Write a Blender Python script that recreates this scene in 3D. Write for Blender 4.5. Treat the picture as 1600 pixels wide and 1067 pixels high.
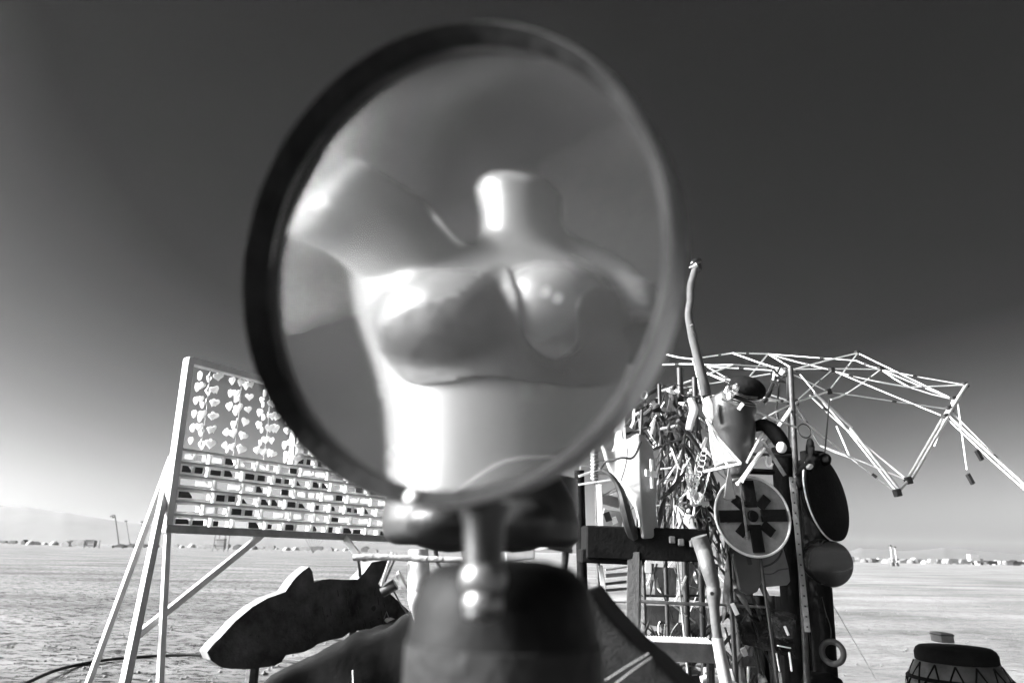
import bpy, bmesh, math, random
from mathutils import Vector, Matrix, noise
R = math.radians
random.seed(11)
for o in list(bpy.data.objects): bpy.data.objects.remove(o)
scn = bpy.context.scene
COL = scn.collection

# ------------------------------------------------------------------ camera
CAM = Vector((0, 0, 1.6)); PITCH = R(17.1); ROLL = R(1.18); FPX = 24 / 36 * 1600
Fw = Vector((0, math.cos(PITCH), math.sin(PITCH)))
U0 = Vector((0, -math.sin(PITCH), math.cos(PITCH))); R0 = Vector((1, 0, 0))
Up = (U0 * math.cos(ROLL) - R0 * math.sin(ROLL)); Rt = (R0 * math.cos(ROLL) + U0 * math.sin(ROLL))
cd = bpy.data.cameras.new('camera'); cam = bpy.data.objects.new('camera', cd); COL.objects.link(cam)
m = Matrix((Rt, Up, -Fw)).transposed().to_4x4(); m.translation = CAM; cam.matrix_world = m
cd.lens = 24; cd.sensor_width = 36; cd.clip_start = 0.01; cd.clip_end = 20000
cd.dof.use_dof = True; cd.dof.focus_distance = 3.6; cd.dof.aperture_fstop = 3.4; cd.dof.aperture_blades = 6; cd.dof.aperture_rotation = R(10)
scn.camera = cam

# ------------------------------------------------------------------ light
SUN_AZ = 81      # degrees from straight behind the camera, towards the left
SUN_EL = 31
HAZE = 0.8e-4
sdir = Vector((-math.sin(R(SUN_AZ)) * math.cos(R(SUN_EL)), -math.cos(R(SUN_AZ)) * math.cos(R(SUN_EL)), math.sin(R(SUN_EL))))
world = bpy.data.worlds.new('World'); scn.world = world; world.use_nodes = True
nt = world.node_tree; nt.nodes.clear()
sky = nt.nodes.new('ShaderNodeTexSky'); sky.sky_type = 'NISHITA'; sky.sun_disc = False
sky.sun_elevation = R(SUN_EL); sky.sun_rotation = math.atan2(sdir.x, sdir.y)
sky.altitude = 0; sky.air_density = 1.0; sky.dust_density = 1.8; sky.ozone_density = 1.0
sep = nt.nodes.new('ShaderNodeSeparateColor')          # black-and-white film behind a red filter
pw = nt.nodes.new('ShaderNodeMath'); pw.operation = 'POWER'; pw.inputs[1].default_value = 2.8
mu = nt.nodes.new('ShaderNodeMath'); mu.operation = 'MULTIPLY'; mu.inputs[1].default_value = 0.073
bg = nt.nodes.new('ShaderNodeBackground'); bg.inputs['Strength'].default_value = 0.1
wo = nt.nodes.new('ShaderNodeOutputWorld')
L = nt.links.new
L(sky.outputs[0], sep.inputs[0]); L(sep.outputs[0], pw.inputs[0]); L(pw.outputs[0], mu.inputs[0])
toe = nt.nodes.new('ShaderNodeMath'); toe.operation = 'SUBTRACT'; toe.use_clamp = False; toe.inputs[1].default_value = 0.42
flo = nt.nodes.new('ShaderNodeMath'); flo.operation = 'MAXIMUM'; flo.inputs[1].default_value = 0.02
L(mu.outputs[0], toe.inputs[0]); L(toe.outputs[0], flo.inputs[0]); L(flo.outputs[0], bg.inputs['Color']); L(bg.outputs[0], wo.inputs[0])
sd = bpy.data.lights.new('sun', 'SUN'); sd.energy = 4.8; sd.angle = R(0.5); sd.color = (1, 1, 1)
sun = bpy.data.objects.new('sun', sd); COL.objects.link(sun); sun.rotation_euler = sdir.to_track_quat('Z', 'Y').to_euler()
sun.location = (-5, -5, 8)
scn.view_settings.view_transform = 'Standard'; scn.view_settings.look = 'None'
scn.view_settings.exposure = 0.48; scn.view_settings.gamma = 1; scn.view_settings.use_curve_mapping = False
scn.cycles.use_denoising = True; scn.cycles.max_bounces = 8; scn.cycles.diffuse_bounces = 2; scn.cycles.transmission_bounces = 8; scn.cycles.transparent_max_bounces = 12

# ------------------------------------------------------------------ helpers
def ray(px, py):
    return (Fw + Rt * ((px - 800) / FPX) + Up * ((533.5 - py) / FPX)).normalized()
def at(px, py, Y):
    d = ray(px, py); return CAM + d * (Y / d.y)
def px2m(p):
    return (Vector(p) - CAM).dot(Fw) / FPX
def onplane(px, py, P, n):
    d = ray(px, py); return CAM + d * ((P - CAM).dot(n) / d.dot(n))
def onground(px, py, z=0.0):
    return onplane(px, py, Vector((0, 0, z)), Vector((0, 0, 1)))

MATS = {}
def mat(name, g, rough=0.6, metal=0.0, var=0.25, scale=12, bump=0.0, bscale=60, coat=0.0, dust=0.0, spec=0.5):
    if name in MATS: return MATS[name]
    M = bpy.data.materials.new(name); M.use_nodes = True; t = M.node_tree; b = t.nodes['Principled BSDF']
    tc = t.nodes.new('ShaderNodeTexCoord'); nz = t.nodes.new('ShaderNodeTexNoise')
    nz.inputs['Scale'].default_value = scale; nz.inputs['Detail'].default_value = 6; nz.inputs['Roughness'].default_value = 0.65
    t.links.new(tc.outputs['Object'], nz.inputs['Vector'])
    cr = t.nodes.new('ShaderNodeValToRGB'); e = cr.color_ramp.elements
    lo, hi = g * (1 - var), min(0.92, g * (1 + var)); e[0].position = 0.3; e[1].position = 0.7
    e[0].color = (lo, lo, lo, 1); e[1].color = (hi, hi, hi, 1)
    if dust > 0:
        x = e.new(0.86); x.color = (dust, dust, dust, 1)
    t.links.new(nz.outputs[0], cr.inputs[0]); t.links.new(cr.outputs[0], b.inputs['Base Color'])
    mr = t.nodes.new('ShaderNodeMapRange'); mr.inputs[3].default_value = max(0.02, rough - 0.12); mr.inputs[4].default_value = min(1, rough + 0.12)
    t.links.new(nz.outputs[0], mr.inputs[0]); t.links.new(mr.outputs[0], b.inputs['Roughness'])
    b.inputs['Metallic'].default_value = metal; b.inputs['Coat Weight'].default_value = coat; b.inputs['Coat Roughness'].default_value = 0.08
    b.inputs['Specular IOR Level'].default_value = spec
    if bump > 0:
        n2 = t.nodes.new('ShaderNodeTexNoise'); n2.inputs['Scale'].default_value = bscale; n2.inputs['Detail'].default_value = 5
        t.links.new(tc.outputs['Object'], n2.inputs['Vector'])
        bp = t.nodes.new('ShaderNodeBump'); bp.inputs['Strength'].default_value = bump; bp.inputs['Distance'].default_value = 0.01
        t.links.new(n2.outputs[0], bp.inputs['Height']); t.links.new(bp.outputs[0], b.inputs['Normal'])
    MATS[name] = M; return M

steel   = mat('worn_steel', 0.2, 0.45, 0.6, 0.4, 20, 0.3, dust=0.45)
galv    = mat('galvanised_tube', 0.75, 0.4, 0.1, 0.08, 3)
blk     = mat('black_paint', 0.014, 0.5, 0, 0.4, 10, 0.1, dust=0.04)
blkmat  = mat('matt_black', 0.007, 0.9, 0, 0.4, 18, 0.3, spec=0.07)
blkgl   = mat('gloss_black', 0.012, 0.22, 0, 0.3, 10, coat=0.4)
iron    = mat('dark_iron', 0.05, 0.55, 0.4, 0.5, 25, 0.4, dust=0.12)
wood    = mat('pale_wood', 0.36, 0.7, 0, 0.12, 9, 0.3, 40)
oldwood = mat('weathered_wood', 0.17, 0.85, 0, 0.35, 9, 0.5, 40)
plaster = mat('white_plastic', 0.66, 0.3, 0, 0.06, 5, coat=0.3)
cloth   = mat('white_cloth', 0.5, 0.9, 0, 0.08, 7, 0.3, 30)
greyp   = mat('grey_panel', 0.13, 0.6, 0, 0.25, 7, 0.2)
skin    = mat('grey_vinyl', 0.34, 0.4, 0, 0.12, 6)
rubber  = mat('black_rubber', 0.02, 0.7, 0, 0.3, 30, 0.2, spec=0.3)
denim   = mat('dark_denim', 0.022, 0.9, 0, 0.35, 60, 0.5, 300, spec=0.2)
hazy    = mat('dusty_pale', 0.26, 0.9, 0, 0.2, 0.5)
hazyd   = mat('dusty_dark', 0.10, 0.9, 0, 0.3, 0.5)

def translucent(M, f=.5):
    t = M.node_tree; out = [n for n in t.nodes if n.type == 'OUTPUT_MATERIAL'][0]; b = t.nodes['Principled BSDF']
    tr_ = t.nodes.new('ShaderNodeBsdfTranslucent'); tr_.inputs[0].default_value = (.85, .85, .85, 1); mx_ = t.nodes.new('ShaderNodeMixShader'); mx_.inputs[0].default_value = f
    t.links.new(b.outputs[0], mx_.inputs[1]); t.links.new(tr_.outputs[0], mx_.inputs[2]); t.links.new(mx_.outputs[0], out.inputs[0]); return M
def set_props(o, label=None, cat=None, group=None, kind=None):
    if label: o['label'] = label
    if cat: o['category'] = cat
    if group: o['group'] = group
    if kind: o['kind'] = kind
    return o
def thing(name, label, cat, loc=(0, 0, 0), group=None):
    o = bpy.data.objects.new(name, None); COL.objects.link(o); o.location = loc; o.empty_display_size = 0.05
    return set_props(o, label, cat, group)
def link(name, me, parent=None, M=None):
    o = bpy.data.objects.new(name, me); COL.objects.link(o)
    if M is not None and not me.materials: me.materials.append(M)
    if parent is not None:
        o.parent = parent; pw_ = Vector((0, 0, 0)); q = parent
        while q is not None: pw_ += q.location; q = q.parent
        if not me.get('local'):
            me.transform(Matrix.Translation(-pw_)); me['local'] = 1
    return o

class MB:
    def __init__(s): s.v = []; s.f = []
    def add(s, vs, fs):
        n = len(s.v); s.v += [tuple(v) for v in vs]; s.f += [tuple(i + n for i in f) for f in fs]; return s
    def box(s, c, ax, ay, az):      # half-extent vectors
        c, ax, ay, az = map(Vector, (c, ax, ay, az)); vs = []
        for k in (-1, 1):
            for j in (-1, 1):
                for i in (-1, 1): vs.append(c + ax * i + ay * j + az * k)
        return s.add(vs, [(0, 2, 3, 1), (4, 5, 7, 6), (0, 1, 5, 4), (2, 6, 7, 3), (0, 4, 6, 2), (1, 3, 7, 5)])
    def tube(s, pts, rad, n=8, caps=True, flat=1.0):
        pts = [Vector(p) for p in pts]
        if not hasattr(rad, '__len__'): rad = [rad] * len(pts)
        t0 = (pts[1] - pts[0]).normalized(); a = t0.orthogonal().normalized(); vs = []; fs = []
        for i, p in enumerate(pts):
            t = (pts[min(i + 1, len(pts) - 1)] - pts[max(i - 1, 0)])
            t = t.normalized() if t.length > 1e-9 else t0
            a = (a - t * a.dot(t)); a = a.normalized() if a.length > 1e-6 else t.orthogonal().normalized()
            b = t.cross(a)
            for k in range(n):
                w = 2 * math.pi * k / n; vs.append(p + (a * math.cos(w) + b * math.sin(w) * flat) * rad[i])
        for i in range(len(pts) - 1):
            for k in range(n):
                k2 = (k + 1) % n; fs.append((i * n + k, i * n + k2, (i + 1) * n + k2, (i + 1) * n + k))
        if caps: fs.append(tuple(range(n - 1, -1, -1))); fs.append(tuple((len(pts) - 1) * n + k for k in range(n)))
        return s.add(vs, fs)
    def lathe(s, prof, c, axis, n=48, sx=1.0, side=None):   # prof: (radius, height along axis)
        c = Vector(c); ax = Vector(axis).normalized(); a = (Vector(side) - ax * Vector(side).dot(ax)).normalized() if side is not None else ax.orthogonal().normalized(); b = ax.cross(a)
        vs = []; fs = []
        for r, h in prof:
            for k in range(n):
                w = 2 * math.pi * k / n; vs.append(c + ax * h + (a * math.cos(w) * sx + b * math.sin(w)) * r)
        for i in range(len(prof) - 1):
            for k in range(n):
                k2 = (k + 1) % n; fs.append((i * n + k, i * n + k2, (i + 1) * n + k2, (i + 1) * n + k))
        return s.add(vs, fs)
    def prism(s, pts, ext):
        pts = [Vector(p) for p in pts]; e = Vector(ext); n = len(pts)
        return s.add(pts + [p + e for p in pts], [tuple(range(n)), tuple(range(2 * n - 1, n - 1, -1))] + [(i, i + n, (i + 1) % n + n, (i + 1) % n) for i in range(n)])
    def mesh(s, name, smooth=False, M=None, bevel=0):
        me = bpy.data.meshes.new(name); me.from_pydata(s.v, [], s.f)
        bm = bmesh.new(); bm.from_mesh(me); bmesh.ops.recalc_face_normals(bm, faces=bm.faces)
        if bevel: bmesh.ops.bevel(bm, geom=bm.edges[:], offset=bevel, segments=1, affect='EDGES')
        bm.to_mesh(me); bm.free()
        if smooth:
            me.polygons.foreach_set('use_smooth', [True] * len(me.polygons))
            if smooth != 'all': me.set_sharp_from_angle(angle=R(40))
        if M: me.materials.append(M)
        me.update(); return me
    def obj(s, name, M, parent=None, smooth=False, bevel=0):
        return link(name, s.mesh(name, smooth, M, bevel), parent)

def spline(pts, k=6):
    P = [Vector(p) for p in pts]; out = []
    for i in range(len(P) - 1):
        p0 = P[max(i - 1, 0)]; p1 = P[i]; p2 = P[i + 1]; p3 = P[min(i + 2, len(P) - 1)]
        for j in range(k):
            t = j / k
            out.append(0.5 * ((2 * p1) + (p2 - p0) * t + (2 * p0 - 5 * p1 + 4 * p2 - p3) * t * t + (3 * p1 - p0 - 3 * p2 + p3) * t ** 3))
    out.append(P[-1]); return out
def lin(vals, k=6):
    out = []
    for i in range(len(vals) - 1):
        for j in range(k): out.append(vals[i] + (vals[i + 1] - vals[i]) * j / k)
    out.append(vals[-1]); return out
def ptube(pts, rpx, M, name, parent=None, n=8, curved=False, flat=1.0, Y=None, smooth=True):
    """a tube through (photo x, photo y, depth) points; radius given in photo pixels at that depth"""
    W = [at(p[0], p[1], p[2] if len(p) > 2 else Y) for p in pts]
    rr = rpx if hasattr(rpx, '__len__') else [rpx] * len(W)
    rad = [r * px2m(w) for r, w in zip(rr, W)]
    if curved: W = spline(W); rad = lin(rad)
    return MB().tube(W, rad, n, flat=flat).obj(name, M, parent, smooth=smooth)
def bar(p, q, wpx, thick, M, name, parent=None, Y=None, bevel=0.002):
    """a rectangular board between two photo points"""
    a = at(*p) if len(p) > 2 else at(p[0], p[1], Y); b = at(*q) if len(q) > 2 else at(q[0], q[1], Y)
    c = (a + b) / 2; d = (b - a) / 2; v = (c - CAM).normalized(); s = d.cross(v).normalized() * (wpx / 2 * px2m(c)); t = s.cross(d).normalized() * thick / 2
    return MB().box(c, d, s, t).obj(name, M, parent, bevel=bevel)
def remesh(mb, name, M, parent=None, voxel=0.006, smooth=6, dispf=None):
    me = mb.mesh('tmp'); o = bpy.data.objects.new('tmp', me); COL.objects.link(o)
    r = o.modifiers.new('r', 'REMESH'); r.mode = 'VOXEL'; r.voxel_size = voxel; r.use_smooth_shade = True
    s = o.modifiers.new('s', 'SMOOTH'); s.factor = 0.5; s.iterations = smooth
    dg = bpy.context.evaluated_depsgraph_get(); dg.update()
    me2 = bpy.data.meshes.new_from_object(o.evaluated_get(dg)); bpy.data.objects.remove(o); me2.name = name
    if dispf:
        for v in me2.vertices: v.co = dispf(v.co)
    me2.polygons.foreach_set('use_smooth', [True] * len(me2.polygons))
    me2.materials.clear(); me2.materials.append(M)
    return link(name, me2, parent)
def ellipsoid(mb, c, ax, ay, az, n=20):
    c, ax, ay, az = map(Vector, (c, ax, ay, az)); vs = []; fs = []
    for i in range(n + 1):
        th = math.pi * (0.001 + 0.998 * i / n)
        for k in range(n):
            w = 2 * math.pi * k / n; vs.append(c + ax * math.sin(th) * math.cos(w) + ay * math.sin(th) * math.sin(w) + az * math.cos(th))
    for i in range(n):
        for k in range(n):
            k2 = (k + 1) % n; fs.append((i * n + k, i * n + k2, (i + 1) * n + k2, (i + 1) * n + k))
    fs.append(tuple(range(n))); fs.append(tuple(n * n + k for k in range(n - 1, -1, -1)))
    return mb.add(vs, fs)
def torus(c, axis, r, t, n=40, m_=10, sx=1.0, side=None):
    c = Vector(c); ax = Vector(axis).normalized(); a = ax.orthogonal().normalized() if side is None else (Vector(side) - ax * Vector(side).dot(ax)).normalized(); b = ax.cross(a)
    mb = MB(); vs = []; fs = []
    for i in range(n):
        w = 2 * math.pi * i / n; d = a * math.cos(w) * sx + b * math.sin(w)
        for j in range(m_):
            u = 2 * math.pi * j / m_; vs.append(c + d * (r + t * math.cos(u)) + ax * t * math.sin(u))
    for i in range(n):
        for j in range(m_):
            i2 = (i + 1) % n; j2 = (j + 1) % m_; fs.append((i * m_ + j, i * m_ + j2, i2 * m_ + j2, i2 * m_ + j))
    return mb.add(vs, fs)

# ------------------------------------------------------------------ ground and hills
def playa_material():
    M = bpy.data.materials.new('playa_dust'); M.use_nodes = True; t = M.node_tree; b = t.nodes['Principled BSDF']
    tc = t.nodes.new('ShaderNodeTexCoord')
    def nz(sc, det, vec=None, rough=0.6):
        n = t.nodes.new('ShaderNodeTexNoise'); n.inputs['Scale'].default_value = sc; n.inputs['Detail'].default_value = det; n.inputs['Roughness'].default_value = rough
        t.links.new(vec or tc.outputs['Object'], n.inputs['Vector']); return n.outputs[0]
    mp = t.nodes.new('ShaderNodeMapping'); mp.inputs['Scale'].default_value = (0.35, 1.0, 1); mp.inputs['Rotation'].default_value = (0, 0, R(8)); t.links.new(tc.outputs['Object'], mp.inputs[0])
    big = nz(0.25, 8, mp.outputs[0]); mp2 = t.nodes.new('ShaderNodeMapping'); mp2.inputs['Scale'].default_value = (0.8, 1.5, 1); mp2.inputs['Rotation'].default_value = (0, 0, R(5)); t.links.new(tc.outputs['Object'], mp2.inputs[0])
    fine = nz(3.8, 10, mp2.outputs[0], 0.8)
    cr = t.nodes.new('ShaderNodeValToRGB'); e = cr.color_ramp.elements
    e[0].position = 0.36; e[0].color = (0.12, 0.12, 0.12, 1); e[1].position = 0.64; e[1].color = (0.275, 0.275, 0.275, 1)
    t.links.new(big, cr.inputs[0])
    c2 = t.nodes.new('ShaderNodeValToRGB'); f = c2.color_ramp.elements
    f[0].position = 0.43; f[0].color = (0.07, 0.07, 0.07, 1); f[1].position = 0.51; f[1].color = (1, 1, 1, 1)  # near-black spots painted for small shadows in the rough dust
    t.links.new(fine, c2.inputs[0])
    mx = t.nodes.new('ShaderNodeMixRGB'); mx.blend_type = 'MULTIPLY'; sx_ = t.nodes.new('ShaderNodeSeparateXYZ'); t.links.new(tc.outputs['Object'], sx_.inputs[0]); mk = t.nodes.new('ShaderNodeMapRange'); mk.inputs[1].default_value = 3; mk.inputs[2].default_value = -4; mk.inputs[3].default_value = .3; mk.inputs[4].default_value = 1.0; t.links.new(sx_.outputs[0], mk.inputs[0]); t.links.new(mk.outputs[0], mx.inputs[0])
    t.links.new(cr.outputs[0], mx.inputs[1]); t.links.new(c2.outputs[0], mx.inputs[2]); t.links.new(mx.outputs[0], b.inputs['Base Color'])
    b.inputs['Roughness'].default_value = 0.95; b.inputs['Specular IOR Level'].default_value = 0.1
    med = nz(2.6, 10, mp.outputs[0], 0.7)
    bp = t.nodes.new('ShaderNodeBump'); bp.inputs['Strength'].default_value = 1.0; bp.inputs['Distance'].default_value = 0.22
    t.links.new(med, bp.inputs['Height']); t.links.new(bp.outputs[0], b.inputs['Normal'])
    return M
playa = playa_material()
def gh(x, y):
    d = math.hypot(x, y); f = 1 / (1 + (d / 60) ** 2)
    h = 0.05 * noise.fractal(Vector((x * 0.8, y * 1.5, 3)), 1.0, 2.0, 5) * f
    rx = abs(noise.noise(Vector((x * 0.22, y * 0.9, 8)))); h -= 0.05 * math.exp(-(rx / 0.05) ** 2) * f
    return h
g = MB(); rings = [0]; r_ = 1.0
while r_ < 3500:
    rings.append(r_); r_ *= 1.03 if r_ < 60 else 1.09
rings.append(3800); NS = 420; vs = [(0, 0, 0)]; fs = []
for r_ in rings[1:]:
    for k in range(NS):
        w = 2 * math.pi * k / NS; x = r_ * math.sin(w); y = r_ * math.cos(w); vs.append((x, y, gh(x, y) if r_ < 400 else 0))
for k in range(NS): fs.append((0, 1 + k, 1 + (k + 1) % NS))
for i in range(len(rings) - 2):
    for k in range(NS):
        k2 = (k + 1) % NS; a = 1 + i * NS; b = a + NS; fs.append((a + k, b + k, b + k2, a + k2))
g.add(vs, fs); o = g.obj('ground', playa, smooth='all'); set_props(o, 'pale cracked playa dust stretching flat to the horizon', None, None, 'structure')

# small clods thrown up by wheels
cl = MB()
for i in range(5200):
    Y = 4.5 * (14 ** random.random()); X = (random.random() * 2 - 1) * Y * 0.95
    if X > -0.1 * Y and random.random() < 0.55: continue
    s = random.uniform(0.008, 0.034); c = Vector((X, Y, gh(X, Y) + s * 0.25)); vs = []
    for d in ((1, 0, 0), (0, 1, 0), (-1, 0, 0), (0, -1, 0), (0, 0, 1), (0, 0, -1)):
        vs.append(c + Vector(d) * s * random.uniform(0.6, 1.3) * (0.7 if d[2] else 1.2))
    cl.add(vs, [(0, 1, 4), (1, 2, 4), (2, 3, 4), (3, 0, 4), (1, 0, 5), (2, 1, 5), (3, 2, 5), (0, 3, 5)])
o = cl.obj('dirt_clods', mat('clod', 0.15, 0.95, 0, 0.2, 5)); set_props(o, 'small clods of dried dust scattered over the playa', None, None, 'stuff')

def hills(name, xs, D, label):
    mb = MB(); n = len(xs); rows = 5; vs = []; fs = []
    for j in range(rows):
        for (px, py) in xs:
            base = at(px, 860, D); top = at(px, py, D); h = top.z
            t = j / (rows - 1); y = D + (1 - math.cos(t * math.pi / 2)) * 150 + t * 80
            x = base.x * y / D
            z = h * math.sin(t * math.pi / 2) * (y / D)
            z *= 1 + 0.25 * (1 - t) * noise.noise(Vector((x * 0.008, y * 0.012, 1)))
            vs.append((x, y, max(z, -2) if j else -5))
    for j in range(rows - 1):
        for i in range(n - 1): a = j * n + i; fs.append((a, a + 1, a + n + 1, a + n))
    mb.add(vs, fs); o = mb.obj(name, mat('hill_rock_' + ('left' if 'left' in label else 'right'), 0.075 if 'left' in label else 0.07, 0.95, 0, 0.2, 0.01), smooth='all'); set_props(o, label, None, None, 'structure')
def ridge(pts, step=8, j=1.2, seed=0):
    out = []
    for (a, b), (c, d) in zip(pts, pts[1:]):
        k = max(1, int(abs(c - a) / step))
        for i in range(k): t = i / k; x = a + (c - a) * t; out.append((x, b + (d - b) * t + j * noise.noise(Vector((x * 0.05, seed, 0)))))
    out.append(pts[-1]); return out
hills('hills', ridge([(-500, 780), (-200, 792), (-60, 786), (15, 791), (60, 797), (100, 802), (150, 810), (190, 816), (250, 823), (330, 832), (420, 838), (520, 845), (640, 852), (760, 860)]), 1300, 'pale hazy mountain ridge falling away on the left horizon')
hills('hills', ridge([(1260, 870), (1320, 863), (1345, 856), (1375, 858), (1405, 860), (1440, 859), (1475, 856), (1500, 857), (1530, 860), (1570, 864), (1680, 870), (1900, 880)], 6, 1.5, 5), 1350, 'low faint hills on the right horizon')

# ------------------------------------------------------------------ distant camp
random.seed(5)
def horizon(px): return 862 + (px - 800) * math.tan(ROLL)
def gpt(px, D):
    p = at(px, horizon(px), D); return Vector((p.x, D, 0))
ORD = 'first second third fourth fifth sixth seventh eighth ninth tenth eleventh twelfth thirteenth fourteenth fifteenth sixteenth seventeenth eighteenth nineteenth twentieth'.split()
far_made = []
def tent(c, w, h, d, M, fam):
    o = MB().prism([(c.x - w / 2, c.y, 0), (c.x + w / 2, c.y, 0), (c.x + w / 2, c.y, h * .55), (c.x, c.y, h), (c.x - w / 2, c.y, h * .55)], (0, d, 0)).obj('tent', M)
    set_props(o, 'x', 'tent', 'tents of the far camp on the %s horizon' % fam); far_made.append((fam, 'peaked tent', c.x / c.y, M, o))
def camper(c, w, h, d, M, fam):
    mb = MB(); mb.prism([(c.x - w / 2, c.y, .5), (c.x + w / 2, c.y, .5), (c.x + w / 2, c.y, h * .8), (c.x + w * .4, c.y, h), (c.x - w * .3, c.y, h), (c.x - w / 2, c.y, h * .55)], (0, d, 0))
    for s in (-.3, .3): mb.lathe([(0, 0), (.5, 0), (.5, .3), (0, .3)], (c.x + s * w, c.y - .2, .5), (0, 1, 0), 10)
    o = mb.obj('camper_van', M)
    set_props(o, 'x', 'camper', 'campers parked in the far camp on the %s horizon' % fam); far_made.append((fam, 'boxy camper', c.x / c.y, M, o))
def dome(c, w, M, fam):
    o = MB().lathe([(w / 2 * math.cos(R(a)), w / 2 * math.sin(R(a))) for a in range(0, 91, 15)], c, (0, 0, 1), 14).obj('dome_tent', M, smooth=True)
    set_props(o, 'x', 'dome tent', 'dome tents of the far camp on the %s horizon' % fam); far_made.append((fam, 'round dome', c.x / c.y, M, o))
for i in range(46):
    px = 1318 + i * 6.6 + random.uniform(-2, 2); D = random.uniform(330, 420); c = gpt(px, D)
    M = random.choice([hazy, hazyd, hazyd, hazy, blk]); k = random.random()
    if k < .35: tent(c, random.uniform(2, 4), random.uniform(1.5, 2.6), 4, M, 'right')
    elif k < .75: camper(c, random.uniform(3, 6), random.uniform(1.8, 2.8), 2.4, M, 'right')
    else: dome(c, random.uniform(2.5, 5), M, 'right')
for i in range(44):
    px = 4 + i * 13.4 + random.uniform(-5, 5); D = random.uniform(330, 480); c = gpt(px, D)
    if 150 < px < 215: continue
    M = random.choice([hazy, hazyd, hazy]); k = random.random()
    if k < .35: tent(c, random.uniform(2, 5), random.uniform(1.8, 3.2), 4, M, 'left')
    elif k < .75: camper(c, random.uniform(3, 6), random.uniform(1.8, 3.0), 2.4, M, 'left')
    else: dome(c, random.uniform(2.5, 5), M, 'left')
for fam_ in ('left', 'right'):
    for kd in ('peaked tent', 'boxy camper', 'round dome'):
        L_ = sorted([q for q in far_made if q[0] == fam_ and q[1] == kd], key=lambda q: q[2])
        for i, q in enumerate(L_):
            tone = 'pale' if q[3] is hazy else 'grey' if q[3] is hazyd else 'dark'
            q[4]['label'] = '%s %s, %s of its kind from the left along the %s horizon' % (tone, kd, ORD[min(i, 19)], fam_)
# white box truck on the right
c = gpt(1522, 330); t = thing('box_truck', 'white box truck rising above the far camp on the right horizon', 'truck', c)
MB().box(c + Vector((0, 0, 3.2)), (2.2, 0, 0), (0, 1.3, 0), (0, 0, 1.5)).obj('cargo_box', hazy, t); MB().box(c + Vector((2.9, 0, 1.7)), (.8, 0, 0), (0, 1.2, 0), (0, 0, 1.1)).obj('cab', hazyd, t)
for s in (-1.3, 2.6): MB().lathe([(0, 0), (.6, 0), (.6, .4), (0, .4)], c + Vector((s, -1.4, .6)), (0, 1, 0), 12).obj('wheel', rubber, t)
# art pieces: pair of tall stilted lamps on the right
for i, (px, y0, y1) in enumerate([(1391, 854, 884), (1398, 856, 884)]):
    D = 75; a = at(px, y1, D); D = 1.6 / max(.001, (CAM.z - at(px, y1, 100).z) / 100); a = at(px + 4, y1 + 2, D); a.z = 0; b = at(px, y0, D)
    t = thing('stilt_walker_lamp', ['dark-capped slender pole, left of the far pair on the right', 'dark-capped slender pole, right of the far pair on the right'][i], 'pole', a, 'pair of far slender poles')
    s = D / 1116
    MB().lathe([(0, 0), (3.6 * s, 0), (2.2 * s, 5.5 * s), (0, 6 * s)], a, (0, 0, 1), 10).obj('base', blk, t)
    MB().tube([a, b], .35 * s, 6).obj('pole', galv, t); MB().lathe([(0, 0), (2.6 * s, .5 * s), (2.2 * s, 2.2 * s), (0, 3 * s)], b, (0, 0, 1), 10).obj('cap', blk, t)
# boom lifts on the left
def boom(px0, px1, ytop, D, lab, th, M, hook):
    a = gpt(px0, D); s = D / 1116; t = thing('boom_lift', lab, 'boom lift', a, 'boom lifts on the left horizon')
    MB().prism([a + Vector((-11 * s, 0, 1.2 * s)), a + Vector((10 * s, 0, 1.2 * s)), a + Vector((8 * s, 0, 4.5 * s)), a + Vector((2 * s, 0, 6.5 * s)), a + Vector((-8 * s, 0, 4 * s))], (0, 9 * s, 0)).obj('chassis', M, t)
    for q in (-8, 7): MB().lathe([(0, 0), (2.2 * s, 0), (2.2 * s, s), (0, s)], a + Vector((q * s, -s, 2.2 * s)), (0, 1, 0), 12).obj('wheel', blk, t)
    b = at(px1, ytop, D); MB().tube([a + Vector((0, 0, 5 * s)), b], [th * s, th * .8 * s], 6).obj('boom', M, t)
    if hook: MB().tube(spline([b, b + Vector((-1.5 * s, 0, 2.2 * s)), b + Vector((-4 * s, 0, 1.8 * s)), b + Vector((-8 * s, 0, 0)), ]), 1.0 * s, 6).obj('jib', M, t)
    MB().box(b + Vector((-3.0 * s if hook else 0, 0, -1 * s)), (1.6 * s, 0, 0), (0, 1.2 * s, 0), (0, 0, 1.2 * s)).obj('basket', M, t)
boom(186, 180, 807, 260, 'dark boom lift with a hooked jib raised above the left horizon', 1.1, mat('lift_dark', .05, .6), True)
boom(203, 197, 813, 290, 'thinner pale boom lift just right of the hooked one', .6, hazyd, False)
boom(220, 222, 814, 330, 'faint boom lift half hidden behind the flag frame leg', .5, hazyd, False)
# scaffold tower and skeletal art left
def scaffold(px, y1, wpx, D, lab, name='scaffold_tower'):
    a = gpt(px, D); s = D / 1116; H = (horizon(px) - y1) * s; t = thing(name, lab, 'tower', a)
    for sx in (-1, 1):
        for sy in (0, 1): MB().tube([a + Vector((sx * wpx / 2 * s, sy * wpx * s, 0)), a + Vector((sx * wpx / 2 * s * .9, sy * wpx * s, H))], .7 * s, 6).obj('leg', hazyd, t)
    for k in range(1, 4): MB().tube([a + Vector((-wpx / 2 * s, 0, H * k / 3)), a + Vector((wpx / 2 * s, 0, H * k / 3))], .7 * s, 6).obj('crossbar', hazyd, t)
    MB().box(a + Vector((0, wpx / 2 * s, H * .45)), (wpx * .32 * s, 0, 0), (0, wpx * .3 * s, 0), (0, 0, H * .3)).obj('cabin', hazy, t)
scaffold(342, 826, 17, 200, 'open scaffold tower standing far off just under the flag frame')
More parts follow.
